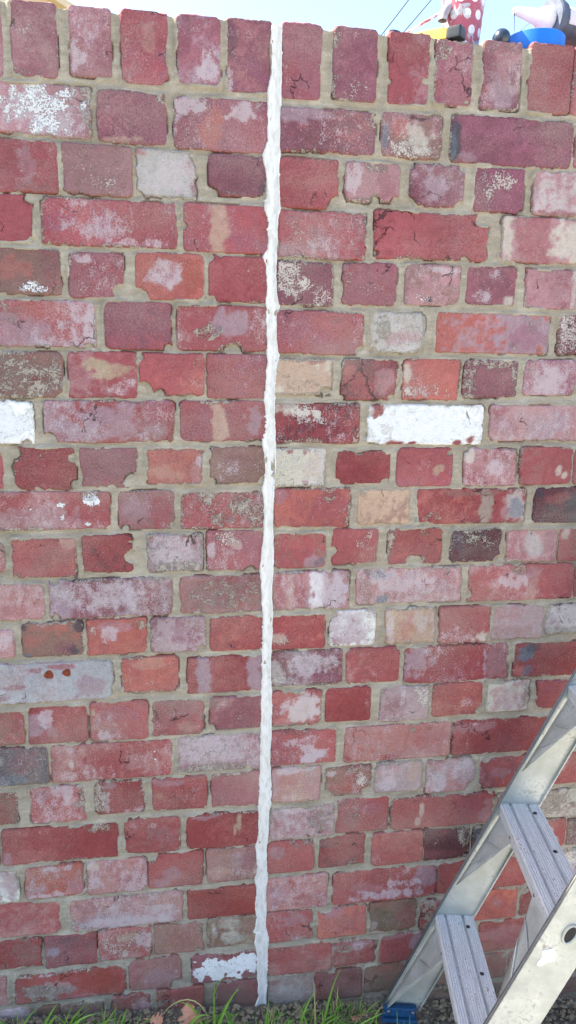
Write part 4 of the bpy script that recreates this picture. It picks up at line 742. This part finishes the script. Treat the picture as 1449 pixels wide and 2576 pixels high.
# fallen oak leaf
M_LEAF = simple('dry_leaf', (186, 136, 112), .75, 0, .2, 70, .25, .001)
half = [(0,0),(.05,.02),(.09,.11),(.17,.13),(.20,.07),(.27,.09),(.32,.21),(.43,.22),(.45,.11),(.53,.12),(.58,.24),(.68,.22),(.70,.11),(.78,.12),(.86,.15),(.92,.09),(1,0)]
def tube(path, rad, n=8, caps=True):
    P = np.array(path, float); rad = np.broadcast_to(np.array(rad, float), (len(P),)); T = np.gradient(P, axis=0); V, Fc = [], []
    ref = np.array([0, 0, 1.]) if abs(T[0][2])/np.linalg.norm(T[0]) < .9 else np.array([1., 0, 0])
    for i in range(len(P)):
        t = T[i]/np.linalg.norm(T[i]); u = np.cross(t, ref); u /= np.linalg.norm(u); v = np.cross(t, u)
        for k in range(n): a = 2*math.pi*k/n; V.append(P[i]+rad[i]*(math.cos(a)*u+math.sin(a)*v))
    for i in range(len(P)-1):
        for k in range(n): Fc.append((i*n+k, i*n+(k+1) % n, (i+1)*n+(k+1) % n, (i+1)*n+k))
    if caps: Fc.append(tuple(range(n))[::-1]); Fc.append(tuple((len(P)-1)*n+k for k in range(n)))
    return V, Fc
LEAVES = [((478, 2566, -.075), (-.18, -.25, .95), (.98, -.12, .15), .062, 'dry brown lobed leaf standing among grass left of the sealant line'),
          ((395, 2566, -.05), (.75, -.55, .25), (.4, .3, .8), .040, 'small curled dry leaf lying in the grass at lower left'),
          ((905, 2560, -.06), (-.8, -.5, .2), (.3, -.2, .9), .036, 'small dry leaf on the soil left of the ladder foot')]
for (lx_, ly_, lY_), upv, sidev, LS, lab in LEAVES:
    c0 = PX(lx_, ly_, lY_); upv = np.array(upv)/np.linalg.norm(upv); sidev = np.array(sidev, float); sidev -= upv*(sidev@upv); sidev /= np.linalg.norm(sidev); nv = np.cross(sidev, upv); LV, LF = [], []
    def leafpt(s, t, off): return c0 + upv*((s-.42)*LS) + sidev*(t*LS*1.7) + nv*(LS*(t*t) - LS*.8*(s-.4)**2 + off) + upv*.06*LS*math.sin(9*t)
    for off in (0, .0006):
        for s, t in half: LV += [leafpt(s, -t, off), leafpt(s, 0, off), leafpt(s, t, off)]
    nh = len(half)
    for L in (0, 1):
        for i in range(nh-1):
            a = 3*(i+nh*L); q = [(a, a+1, a+4, a+3), (a+1, a+2, a+5, a+4)]; LF += q if L else [x[::-1] for x in q]
    for i in range(nh-1):
        a, b = 3*i, 3*(i+nh); LF += [(a, a+3, b+3, b), (a+5, a+2, b+2, b+5)]
    leaf = thing('fallen_leaf', lab, 'leaf', c0, 'dry leaves at the foot of the wall')
    obj('blade', mesh('leaf_blade', np.array(LV)-c0, LF, M_LEAF, True), leaf)
    v, f = tube([leafpt(s, 0, .0009)-c0 for s in (-.25, -.1, 0, .3, .6, .95)], [.0011, .001, .001, .0008, .0006, .0003], 6)
    obj('stem', mesh('leaf_stem', v, f, M_LEAF, True), leaf)

# ------------------------------------------------------------------ aluminium step ladder
def mat_alu():
    s = NT('dull_aluminium'); c = s.co(); n = s.noise(c, 18, 5); f = s.noise(s.vm('MULTIPLY', c, (1, 1, 1)), 150, 5, .65)
    col = s.mix(s.mr(n, .3, .7), (.36, .375, .345), (.50, .515, .48))
    dirt = s.mr(s.math('ADD', s.math('MULTIPLY', n, .45), s.math('MULTIPLY', f, .55)), .54, .66)
    col = s.mix(s.math('MULTIPLY', dirt, .6), col, (.16, .11, .075))
    sp = s.mr(s.noise(c, 420, 3, .6), .70, .74); col = s.mix(s.math('MULTIPLY', sp, .8), col, (.05, .04, .04))
    s.bump(f, .0006, .6)
    return s.out(col, s.mr(f, .3, .7, .42, .62, False), s.mr(dirt, 0, 1, .35, 0.0), .5)
M_ALU = mat_alu()
def mat_tread():
    s = NT('worn_ribbed_aluminium'); c = s.co(); 
    def dot(v):
        q = s.n.new('ShaderNodeVectorMath'); q.operation = 'DOT_PRODUCT'; s.put(q.inputs[0], c); q.inputs[1].default_value = v; return q.outputs['Value']
    g = s.n.new('ShaderNodeCombineXYZ'); s.put(g.inputs[0], dot((.979, -.203, 0))); s.put(g.inputs[1], dot((.2027, .978, -.043))); s.put(g.inputs[2], dot((0, .04, 1)))
    st = s.vm('MULTIPLY', g.outputs[0], (24, 1.3, 10)); n = s.noise(st, 9, 5, .65); f = s.noise(c, 260, 4, .6)
    col = s.mix(s.mr(n, .3, .7), (.47, .495, .50), (.66, .68, .685))
    sc_ = s.mr(s.math('ADD', s.math('MULTIPLY', n, .5), s.math('MULTIPLY', f, .5)), .555, .62); col = s.mix(s.math('MULTIPLY', sc_, .75), col, (.20, .12, .09))
    s.bump(n, .0008, .6)
    return s.out(col, .5, s.mr(sc_, 0, 1, .15, 0), .5)
M_TREAD = mat_tread()
M_BOOT = simple('blue_rubber_boot', (18, 66, 104), .55, 0, .3, 60, .4, .001)
M_STEEL = simple('rivet_steel', (120, 120, 125), .4, .8, .2, 200, .5)
M_DARK = simple('dark_hole', (40, 38, 40), .8)
M_WPAINT = simple('white_paint_blob', (238, 236, 222), .6, 0, .05, 100, .3)
LA = np.array([0.20265, 0.9783, -0.0431]); LA /= np.linalg.norm(LA)
LB = np.array([LA[1], -LA[0], 0]); LB /= np.linalg.norm(LB); LZ = np.cross(LB, LA)
P0 = PX(958, 2541, -.052); PHI = math.radians(24.18); SN, CS = math.sin(PHI), math.cos(PHI); LW = 0.345; RW = .078; FL = .009
ladder = thing('step_ladder', 'dull aluminium step ladder with ribbed treads standing against the brick wall', 'ladder', P0)
def LP(b, a, z): return LB*b + LA*a + LZ*z             # relative to the ladder's empty
def RP(e, a, t): return LB*(SN*t + CS*e) + LA*a + LZ*(CS*t - SN*e)
def prism(poly, fn, t0, t1):                            # poly of (e, a); t0/t1 numbers or functions of e
    n = len(poly); V = [fn(e, a, t0(e) if callable(t0) else t0) for e, a in poly] + [fn(e, a, t1(e) if callable(t1) else t1) for e, a in poly]
    F = [tuple(range(n)), tuple(range(2*n-1, n-1, -1))] + [(i, i+n, (i+1) % n+n, (i+1) % n) for i in range(n)]
    return V, F
def lpart(name, v, f, m, parent=None, sm=False, **p):
    me = mesh(name, v, f, m, sm); bm = bmesh.new(); bm.from_mesh(me); bmesh.ops.recalc_face_normals(bm, faces=bm.faces); bm.to_mesh(me); bm.free()
    return obj(name, me, parent or ladder, **p)
TH = .0022; TOPT = 1.50
foot = lambda e: e*math.tan(PHI) + .004
def channel(sgn, a0):                                   # open side towards the treads; sgn -1: opens to the viewer
    w = a0; return [(0, w+sgn*FL), (TH, w+sgn*FL), (TH, w+sgn*TH), (RW-TH, w+sgn*TH), (RW-TH, w+sgn*FL), (RW, w+sgn*FL), (RW, w), (0, w)]
v, f = prism(channel(-1, FL), RP, foot, TOPT); rail_far = lpart('side_rail', v, f, M_ALU)
v, f = prism(channel(1, -LW-FL), RP, foot, TOPT); rail_near = lpart('side_rail', v, f, M_ALU)
# bead along the outer edge of each front flange
for par, a_ in ((rail_far, 0.0), (rail_near, -LW)):
    for aa in (.0, .007) if par is rail_far else (-.0, -.007):
        v, f = tube([RP(-.0008, a_+aa*(1 if par is rail_far else 1), t) for t in np.linspace(.01, TOPT, 6)], .0014, 6); lpart('edge_bead', v, f, M_STEEL, par, True)
def rounded(name, size, mat, loc_fn, parent, bev=.003):
    bm = bmesh.new(); bmesh.ops.create_cube(bm, size=1)
    for q in bm.verts: q.co = Vector((q.co.x*size[0], q.co.y*size[1], q.co.z*size[2]))
    bmesh.ops.bevel(bm, geom=list(bm.edges), offset=bev, segments=2, affect='EDGES', profile=.6)
    V = [loc_fn(q.co.x, q.co.y, q.co.z) for q in bm.verts]; bm.verts.index_update(); F = [[w.index for w in q.verts] for q in bm.faces]; bm.free()
    return lpart(name, V, F, mat, parent)
def rivet(c, nrm, r, parent, m=None, name='rivet'):
    nrm = np.array(nrm)/np.linalg.norm(nrm); u = np.cross(nrm, [0, .3, 1.]); u /= np.linalg.norm(u); w = np.cross(nrm, u); V, F = [], []
    for k, (rr, hh) in enumerate(((1, 0), (.95, .35), (.6, .6), (.05, .7))):
        for i in range(10): a = i*math.pi/5; V.append(c+r*(rr*(math.cos(a)*u+math.sin(a)*w)+hh*nrm))
    for k in range(3):
        for i in range(10): F.append((k*10+i, k*10+(i+1) % 10, k*10+10+(i+1) % 10, k*10+10+i))
    F.append(tuple(range(30, 40))); return lpart(name, V, F, m or M_STEEL, parent, True)
for side, a_ in ((-1, FL-.012), (1, -LW-FL+.012)):
    b_ = rounded('boot', (RW/CS-.014, .016, .024), M_BOOT, lambda x, y, z: LP(.042+x+z*.15, a_-.001+y, .006+z), ladder, .004)
    rounded('boot_tread', (RW/CS-.006, .022, .009), M_BOOT, lambda x, y, z: LP(.040+x, a_-.001+y-.003, -.012+z), b_, .003)
    if side < 0:
        for x_ in (.016, .070): rivet(LP(x_, a_-.0105, .010), -LA, .0042, b_)
# treads
TR = [.268, .566, .864, 1.162]
def tread_profile():
    pts = []; d = RW/CS-.006; n = 34
    for i in range(n+1):
        x = d*i/n; r = i % 2; z = -.0012*r
        if i in (8, 9, 24, 25): z = -.0075
        pts.append((x, z))
    pts = [(0, -.030), (.003, -.030), (.003, -.034), (-.001, -.034), (-.003, -.004)] + pts + [(d+.001, -.03), (d-.002, -.03), (d-.003, -.0095)] + [(d-.004, -.010), (.004, -.010)]
    return pts
for k, t in enumerate(TR):
    b0, z0 = SN*t+.003, CS*t
    poly = tread_profile()
    v, f = prism(poly, lambda x, z, a: LP(b0+x, a, z0+z), FL-.003, -LW-FL+.003)
    tr = lpart('tread', v, f, M_TREAD)
    if k < 2:
        for a_, e_ in ((-.03, .062), (-.27, .055), (-.16, .064)): rivet(LP(b0+e_, a_, z0-.0005), LZ, .0042, tr, M_DARK, 'screw')
    # knee braces under the tread, one at each rail
    for s_, ra in ((1, 0.0), (-1, -LW)):
        e0 = .0035; BL = .235 if k == 0 else .175
        nB = 7
        top = [LP(b0-.0012, ra - s_*(.0005+.095*i/(nB-1)), z0 - .027) for i in range(nB)]
        low = [RP(e0+.002, ra - s_*(.004+.002*i), t - .036-.150 + (.140)*(i/(nB-1))**.85) for i in range(nB)]
        V = []; F = []
        for L_i in range(5):
            q = L_i/4
            for i in range(nB):
                p = (1-q)*top[i] + q*((1-i/(nB-1))*RP(e0+.001, ra - s_*.002, t-.036-BL) + (i/(nB-1))*top[-1]*.98 + (i/(nB-1))*top[-1]*.02)
                bulge = .003*math.sin(math.pi*q)*math.sin(math.pi*i/(nB-1))
                V.append(p + LB*bulge)
        n1 = len(V); V += [p + LB*.002 for p in V[:n1]]
        for L_i in range(4):
            for i in range(nB-1):
                a = L_i*nB+i; F += [(a, a+1, a+nB+1, a+nB), (n1+a, n1+a+nB, n1+a+nB+1, n1+a+1)]
        for i in range(nB-1): F += [(i, n1+i, n1+i+1, i+1), (4*nB+i, 4*nB+i+1, n1+4*nB+i+1, n1+4*nB+i)]
        for L_i in range(4): F += [(L_i*nB, L_i*nB+nB, n1+L_i*nB+nB, n1+L_i*nB), (L_i*nB+nB-1, n1+L_i*nB+nB-1, n1+L_i*nB+2*nB-1, L_i*nB+2*nB-1)]
        br = lpart('brace', V, F, M_ALU, tr, True)
        for q in (.35, .68):                             # pressed ribs
            lowp = RP(e0+.001, ra-s_*.002, t-.036-BL); A_ = top[0]*(1-q)+lowp*q - LB*.0004; B_ = top[-1]*(1-q*.55)+lowp*q*.55 - LB*.0004
            w_, f_ = tube([A_+(B_-A_)*i/5 for i in range(6)], [.0005, .0018, .0022, .0022, .0018, .0005], 6); lpart('pressed_rib', w_, f_, M_ALU, br, True)
        rivet(LP(b0-.0016, ra-s_*.086, z0-.022), -LB, .0035, tr)
# slot ring and paint blob on the near rail
ring = [RP(RW*.5+.010*math.cos(a), -LW-FL-.0006, .56+.018*math.sin(a)) for a in np.linspace(0, 2*math.pi, 25)]
v, f = tube(ring, .0026, 6, False); lpart('slot_ring', v, f, M_ALU, rail_near, True)
hole = [RP(RW*.5+.0085*math.cos(a), -LW-FL-.0006, .56+.0165*math.sin(a)) for a in np.linspace(0, 2*math.pi, 25)[:-1]]
lpart('slot', [p for p in hole]+[p-LA*.0006 for p in hole], [tuple(range(24)), tuple(range(47, 23, -1))]+[(i, i+24, (i+1) % 24+24, (i+1) % 24) for i in range(24)], M_DARK, rail_near)
bl = [(RW*.32+(.011+.004*math.sin(3*a+1))*math.cos(a), .505+(.018+.006*math.sin(2*a))*math.sin(a)) for a in np.linspace(0, 2*math.pi, 25)[:-1]]
lpart('paint_blob', [RP(e, -LW-FL-.0001, t_) for e, t_ in bl]+[RP(e*.97+RW*.01, -LW-FL-.0016, t_) for e, t_ in bl], [tuple(range(24)), tuple(range(47, 23, -1))]+[(i, i+24, (i+1) % 24+24, (i+1) % 24) for i in range(24)], M_WPAINT, rail_near)
# top cap and rear legs (outside the picture)
tb, tz = SN*TOPT, CS*TOPT
rounded('top_cap', (.15, LW+.09, .045), M_ALU, lambda x, y, z: LP(tb+.06+x, -LW/2+y, tz+.01+z), ladder, .006)
for a_ in (.012, -LW-.012):
    top = LP(tb+.10, a_, tz-.01); bot = LP(tb+.10+.42, a_, .0); d_ = bot-top
    V = []; F = []
    for p in (top, bot): V += [p+LB*x+LA*y for x, y in ((-.018, -.010), (.018, -.010), (.018, .010), (-.018, .010))]
    F = [(0, 1, 2, 3), (7, 6, 5, 4)]+[(i, i+4, (i+1) % 4+4, (i+1) % 4) for i in range(4)]; lpart('rear_leg', V, F, M_ALU)
v, f = tube([LP(tb+.38, .01, tz*.33), LP(tb+.38, -LW-.01, tz*.33)], .012, 10); lpart('rear_crossbar', v, f, M_ALU)

# ------------------------------------------------------------------ things left on top of the wall
ZTOP = 2.012
def revolve(prof, n=40, axis=None, org=None):
    """prof: (radius, height) list; axis frame defaults to upright"""
    ax = np.array([0, 0, 1.]) if axis is None else np.array(axis)/np.linalg.norm(axis); og = np.zeros(3) if org is None else np.array(org)
    u = np.cross(ax, [0, 0, 1.]) if abs(ax[2]) < .9 else np.array([1., 0, 0]); u /= np.linalg.norm(u); w = np.cross(ax, u); V, F = [], []
    for r, h in prof:
        for i in range(n): a = 2*math.pi*i/n; V.append(og+ax*h+r*(math.cos(a)*u+math.sin(a)*w))
    for k in range(len(prof)-1):
        for i in range(n): F.append((k*n+i, k*n+(i+1) % n, (k+1)*n+(i+1) % n, (k+1)*n+i))
    return V, F
def tpart(root, name, v, f, m, sm=True, parent=None):
    base = np.array(root.location); me = mesh(name, np.array(v)-base, f, m, sm); bm = bmesh.new(); bm.from_mesh(me); bmesh.ops.recalc_face_normals(bm, faces=bm.faces); bm.to_mesh(me); bm.free()
    if sm: me.set_sharp_from_angle(angle=math.radians(38))
    return obj(name, me, parent or root)
# polka-dot mug
def mat_mug():
    s = NT('polka_dot_mug'); P = s.co(); x, y, z = s.sep(P)
    ang = s.math('ARCTAN2', y, x); uu = s.math('MULTIPLY', ang, .040/.026); vv = s.math('MULTIPLY', z, 1/.026)
    row = s.math('FLOOR', vv); odd = s.math('MULTIPLY', s.math('MODULO', row, 2.0), .5)
    fu = s.math('SUBTRACT', s.math('FRACT', s.math('ADD', s.math('ADD', uu, odd), 20.12)), .5); fv = s.math('SUBTRACT', s.math('FRACT', vv), .5)
    d = s.math('SQRT', s.math('ADD', s.math('MULTIPLY', fu, fu), s.math('MULTIPLY', fv, fv)))
    dot = s.mr(d, .29, .32, 1, 0); n = s.noise(P, 28, 5, .6); f = s.noise(P, 160, 4)
    col = s.mix(dot, lin((164, 80, 100)), lin((214, 214, 222)))
    cem = s.mr(s.math('ADD', s.math('MULTIPLY', n, .75), s.math('MULTIPLY', f, .25)), .53, .57)
    col = s.mix(s.math('MULTIPLY', cem, .9), col, s.mix(f, lin((120, 124, 142)), lin((206, 206, 214))))
    s.bump(s.math('MULTIPLY', cem, 1.0), .001, .5)
    return s.out(col, .45, 0, .45)
c = PX(1162, 60, .085); RT = .5*np.linalg.norm(PX(1112, 10, .085)-PX(1213, 10, .085))
mug = thing('mug', 'red polka dot mug smeared with mortar standing on top of the wall', 'mug', (c[0], .085, ZTOP)); M_MUG = mat_mug()
hM = .115; rb = RT*.80; rt = RT*1.06
v, f = revolve([(.001, 0), (rb-.004, 0), (rb, .004), (rb*.5+rt*.5, hM*.5), (rt, hM), (rt-.002, hM+.001), (rt-.004, hM-.001), (rb-.005, .008), (.001, .007)], 48, org=(c[0], .085, ZTOP))
tpart(mug, 'cup', v, f, M_MUG)
M_CEM = simple('mortar_smear', (158, 152, 164), .8, 0, .3, 90, .3, .001)
ha = math.radians(205); hd = np.array([math.cos(ha), math.sin(ha), 0]); hp = []
for t in np.linspace(0, 1, 15):
    a = math.pi*(t-.5); hp.append(np.array([c[0], .085, ZTOP+.046])+hd*(rb-.001+.021*math.cos(a))+np.array([0, 0, .035*math.sin(a)]))
v, f = tube(hp, [.0085]*15, 10); tpart(mug, 'handle', v, f, M_CEM)
# tape roll
pl, pr, pt = PX(1277, 95, .062), PX(1414, 95, .062), None; rT = np.linalg.norm(pr-pl)/2; xT = (pl[0]+pr[0])/2
hT = PX(1345, 66, .062-rT)[2]-ZTOP
roll = thing('tape_roll', 'bright blue roll of tape lying flat at the wall top below the caulking gun', 'tape', (xT, .062, ZTOP))
v, f = revolve([(rT*.62, .001), (rT-.001, 0), (rT, .001), (rT+.0004, hT*.5), (rT, hT-.001), (rT-.001, hT), (rT*.62, hT-.001), (rT*.62, .001)], 56, org=(xT, .062, ZTOP)); tpart(roll, 'tape', v, f, simple('blue_tape', (18, 110, 205), .5, 0, .08, 50, .4))
v, f = revolve([(rT*.56, 0), (rT*.62-.0004, 0), (rT*.62-.0004, hT+.001), (rT*.56, hT+.001), (rT*.56, 0)], 48, org=(xT, .062, ZTOP)); tpart(roll, 'cardboard_core', v, f, simple('cardboard', (196, 180, 160), .8))
# screwdriver lying across the wall, its handle end towards us
c = PX(1251, 90, .03); rS = np.linalg.norm(PX(1230, 90, .03)-PX(1272, 90, .03))/2
drv = thing('screwdriver', 'dark blue rounded tool handle end poking over the wall top beside the blue tape', 'tool', (c[0], .02, ZTOP))
axd = np.array([.10, .86, -.40]); axd /= np.linalg.norm(axd); og = np.array([c[0], .004, PX(1251, 84, .004)[2]]); M_DB = simple('dark_blue_plastic', (34, 46, 66), .3, 0, .2, 60, .6)
v, f = revolve([(.0005, -.006), (rS*.45, -.005), (rS*.82, .0005), (rS, .010), (rS*.98, .05), (rS*.7, .075), (rS*.8, .10), (rS*.5, .108), (.0005, .109)], 28, axd, og); tpart(drv, 'handle', v, f, M_DB)
for a in np.linspace(0, 2*math.pi, 7)[:-1]:
    u_ = np.cross(axd, [0, 0, 1.]); u_ /= np.linalg.norm(u_); w_ = np.cross(axd, u_); o_ = og+(rS*.965)*(math.cos(a)*u_+math.sin(a)*w_)
    v, f = tube([o_+axd*t for t in (.010, .02, .045, .052)], [.0006, .002, .002, .0006], 6); tpart(drv, 'grip_rib', v, f, simple('teal_grip', (70, 120, 140), .35, 0, .2) if a == 0 else bpy.data.materials['teal_grip'])
v, f = tube([og+axd*.105, og+axd*.19], .003, 8); tpart(drv, 'shaft', v, f, M_STEEL)
# yellow knife
c = PX(1156, 92, .012); kd = np.array([-.74, .67, 0]); kd /= np.linalg.norm(kd); ks = np.array([kd[1], -kd[0], 0]); kn = thing('utility_knife', 'yellow and black utility knife lying in front of the polka dot mug', 'knife', (c[0], .012, ZTOP))
def kbox(name, l0, l1, w, h0, h1, m, bev, parent=None, lift=0):
    bm = bmesh.new(); bmesh.ops.create_cube(bm, size=1); bmesh.ops.subdivide_edges(bm, edges=list(bm.edges), cuts=2, use_grid_fill=True)
    for q in bm.verts: q.co = Vector((q.co.x, q.co.y, q.co.z))
    bmesh.ops.bevel(bm, geom=[e for e in bm.edges if e.calc_face_angle(0) > 1], offset=bev, segments=3, affect='EDGES', profile=.6) if bev else None
    V = []; og = np.array([c[0], .004, ZTOP+.0035])
    for q in bm.verts:
        t = q.co.x+.5; V.append(og + kd*(l0+(l1-l0)*t) + ks*(q.co.y*w) + np.array([0, 0, (h0+(h1-h0)*(q.co.z+.5)) + lift*math.sin(math.pi*t)]))
    bm.verts.index_update(); F = [[w2.index for w2 in q.verts] for q in bm.faces]; bm.free(); return tpart(kn, name, V, F, m, True, parent)
M_YEL = simple('yellow_plastic', (214, 190, 78), .4, 0, .12, 80, .5, .0006); M_BLK = simple('black_plastic', (38, 44, 48), .4, 0, .2, 80, .5)
kbox('body', .020, .135, .026, 0, .020, M_YEL, .14, lift=.003); kbox('end_cap', -.004, .024, .0275, -.0005, .0195, M_BLK, .12)
kbox('slider', .05, .075, .010, .0215, .0255, M_BLK, .1)
for t in np.linspace(.084, .125, 6): kbox('grip_ridge', t, t+.003, .020, .0165, .0230, M_YEL, .1)
# caulking gun with cartridge and nozzle
GD = np.array([math.cos(math.radians(18)), math.sin(math.radians(18)), 0.0]); tip = PX(1294, 26, .085)
gun = thing('caulking_gun', 'caulking gun with a white nozzle and grey plate lying behind the blue tape', 'caulking gun', (tip[0]+.2, .15, ZTOP))
sc1 = np.linalg.norm(PX(1294, 26, .085)-PX(1295, 26, .085))
M_NOZ = simple('white_nozzle', (226, 222, 222), .4, 0, .08, 60, .5); M_GRY = simple('mortar_grey_plate', (86, 94, 110), .6, .2, .35, 60, .4, .001); M_CART = simple('smeared_cartridge', (206, 200, 204), .5, 0, .1, 30, .4)
def mat_cart():
    s = NT('smeared_cartridge_tube'); P = s.co(); n = s.noise(P, 70, 4, .6); col = s.mix(s.mr(n, .58, .62), lin((214, 208, 214)), lin((70, 72, 92))); return s.out(col, .5, 0, .4)
M_CART = mat_cart()
nz_l = .080
v, f = revolve([(.0028, 0), (.0060, 0), (.0075, .006), (.0140, nz_l-.022), (.0190, nz_l-.012), (.0225, nz_l-.002), (.0225, nz_l+.012), (.0035, nz_l+.012), (.0028, 0)], 28, GD, tip); tpart(gun, 'nozzle', v, f, M_NOZ)
v, f = revolve([(.010, nz_l+.006), (.0375, nz_l+.006), (.0400, nz_l+.009), (.0400, nz_l+.018), (.037, nz_l+.021), (.037, nz_l+.028), (.034, nz_l+.030), (.010, nz_l+.030), (.010, nz_l+.006)], 40, GD, tip); tpart(gun, 'front_plate', v, f, M_GRY)
v, f = revolve([(.001, nz_l+.030), (.031, nz_l+.030), (.031, nz_l+.245), (.001, nz_l+.245)], 36, GD, tip); tpart(gun, 'cartridge', v, f, M_CART)
gu = np.cross(GD, [0, 0, 1.])
v, f = [], []
for i, a in enumerate(np.linspace(math.radians(200), math.radians(340), 13)):
    o_ = gu*math.cos(a)+np.array([0, 0, 1.])*math.sin(a)
    for r_, l_ in ((.0318, nz_l+.03), (.0335, nz_l+.03), (.0335, nz_l+.26), (.0318, nz_l+.26)): v.append(tip+GD*l_+o_*r_)
for i in range(12): f += [(i*4+k, i*4+(k+1) % 4, i*4+4+(k+1) % 4, i*4+4+k) for k in range(4)]
f += [(0, 1, 2, 3), (48, 49, 50, 51)]; tpart(gun, 'cradle', v, f, M_GRY)
M_GRN = simple('green_black_grip', (48, 78, 78), .5, 0, .2)
e_ = tip+GD*(nz_l+.262)
v, f = revolve([(.001, 0), (.028, 0), (.028, .012), (.001, .012)], 30, GD, e_-GD*.004); tpart(gun, 'rear_plate', v, f, M_GRY)
v, f = tube([e_+np.array([0, 0, -.012]), e_+GD*.03+np.array([0, 0, -.026]), e_+GD*.06+gu*.02+np.array([0, 0, -.030]), e_+GD*.12+gu*.05+np.array([0, 0, -.034])], [.014, .013, .012, .012], 12); tpart(gun, 'grip', v, f, M_GRN)
v, f = tube([e_+GD*.01+np.array([0, 0, -.02]), e_+GD*.03+gu*.03+np.array([0, 0, -.034]), e_+GD*.08+gu*.075+np.array([0, 0, -.038])], [.007, .006, .005], 8); tpart(gun, 'trigger', v, f, M_GRN)
v, f = tube([e_, e_+GD*.12], .004, 8); tpart(gun, 'push_rod', v, f, M_STEEL)
v, f = tube([tip+np.array([0, 0, -.003]), tip+np.array([.001, 0, -.012]), tip+np.array([.0025, 0, -.03]), tip+np.array([.004, .002, -.055])], [.0016, .0007, .0005, .0003], 6); tpart(gun, 'sealant_string', v, f, M_GRY)
# green rag corner right of the tape, and small blue cap left of the mug
g0 = PX(1436, 112, .09); v, f = tube([np.array([g0[0]-.012, .10, ZTOP+.004]), np.array([g0[0], .085, ZTOP+.016]), np.array([g0[0]+.03, .10, ZTOP+.02]), np.array([g0[0]+.09, .11, ZTOP+.012])], [.004, .013, .015, .009], 12)
rg = thing('green_glove', 'dark green crumpled glove at the right edge of the wall top', 'glove', (g0[0], .09, ZTOP)); v = [p+np.array([0, 0, .003*math.sin(i*2.1)]) for i, p in enumerate(v)]; tpart(rg, 'fabric', v, f, M_GRN)
g1 = PX(988, 82, .05); bc = thing('bottle_cap', 'small dark blue cap on the wall top below the power lines', 'cap', (g1[0], .05, ZTOP)); hB = max(.010, PX(988, 80, .05)[2]-ZTOP)
v, f = revolve([(.001, 0), (.018, 0), (.018, hB*.6), (.015, hB*.9), (.010, hB), (.001, hB)], 28, org=(g1[0], .05, ZTOP)); tpart(bc, 'shell', v, f, M_DB)
# red and white cord-like stick behind the mug
a_, b_ = PX(1018, 86, .13), PX(1092, 42, .19)
stick = thing('marker_stick', 'thin red and white stick slanting up behind the polka dot mug', 'stick', (a_[0], .13, ZTOP))
def mat_stick():
    s = NT('red_white_stick'); P = s.co(); n = s.noise(P, 60, 3); return s.out(s.mix(s.mr(n, .46, .54), lin((238, 226, 220)), lin((196, 104, 90))), .6, 0, .3)
d_ = b_-a_; v, f = tube([a_-d_*.35, a_, a_+d_*.5, b_, b_+d_*.4], [.0015, .0016, .0026, .0028, .0024], 8); tpart(stick, 'rod', v, f, mat_stick())

# ------------------------------------------------------------------ beyond the wall: wires and a house gable
M_WIRE = simple('wire_black', (52, 58, 62), .6)
def wire(p, q, Y0, Y1, r, lab):
    A_, B_ = PX(*p, Y0), PX(*q, Y1); d_ = B_-A_; pts = [A_+d_*t+np.array([0, 0, .015*(t-.5)**2]) for t in np.linspace(-2.2, 6, 40)]
    v, f = tube(pts, r, 8); me = mesh('power_line', v, f, M_WIRE, True); obj('power_line', me, None, label=lab, category='wire', group='power lines above the wall')
wire((968, 78), (1028, 0), 12, 11.4, .0075, 'left of the two dark overhead wires crossing the pale sky')
wire((1012, 85), (1085, 0), 12, 11.4, .0075, 'right of the two dark overhead wires, passing just left of the mug')
wire((1302, 84), (1346, 46), 12, 11.4, .0035, 'faint thin overhead wire between the screwdriver and the caulking gun')
def mat_house(): return simple('cream_render', (238, 214, 182), .85, 0, .06, 3, .2)
Yh = 16.0; h0 = PX(147, 0, Yh); h1 = PX(178, 20, Yh); sl_ = (h1[2]-h0[2])/(h1[0]-h0[0])
ridge_x = h0[0]-4.5; ridge_z = h0[2]-4.5*sl_; eave_x = h1[0]+2.2; eave_z = ridge_z+sl_*(eave_x-ridge_x); lx = 2*ridge_x-eave_x
house = thing('house', 'cream house gable glowing at the top left corner beyond the wall', 'house', (ridge_x, Yh+4, 0)); og = np.array(house.location)
V = [(lx+.4, Yh, -.3), (eave_x-.4, Yh, -.3), (eave_x-.4, Yh, eave_z+sl_*-.4), (ridge_x, Yh, ridge_z-.05), (lx+.4, Yh, eave_z+sl_*-.4)]; V += [(x, Yh+8, z) for x, _, z in V]
tpart(house, 'wall', V, [(0, 1, 2, 3, 4), (9, 8, 7, 6, 5)]+[(i, i+5, (i+1) % 5+5, (i+1) % 5) for i in range(5)], mat_house(), False)
V = []; 
for y_ in (Yh-.3, Yh+8.3): V += [(lx, y_, eave_z), (ridge_x, y_, ridge_z), (eave_x, y_, eave_z), (eave_x, y_, eave_z-.14), (ridge_x, y_, ridge_z-.14), (lx, y_, eave_z-.14)]
tpart(house, 'roof', V, [(0, 1, 4, 5), (1, 2, 3, 4), (11, 10, 7, 6), (10, 9, 8, 7)]+[(i, i+6, (i+1) % 6+6, (i+1) % 6) for i in range(6)], simple('pale_roof_sheet', (236, 206, 172), .6, 0, .08, 5, .4), False)
# unseen pale slab before the soil strip, added to bounce sunlight onto the wall
def mat_bounce():
    s = NT('pale_bounce'); P = s.pos(); n = s.noise(P, 3, 6, .6); f = s.noise(P, 120, 4); col = s.mix(n, (.56, .52, .45), (.68, .64, .56)); s.bump(f, .002, .5); return s.out(col, .9, 0, .2)
v, f = box_vf(-14, 14, -16, -.24, -.25, -.035); obj('bounce_slab', mesh('bounce_slab', v, f, mat_bounce()), kind='structure')
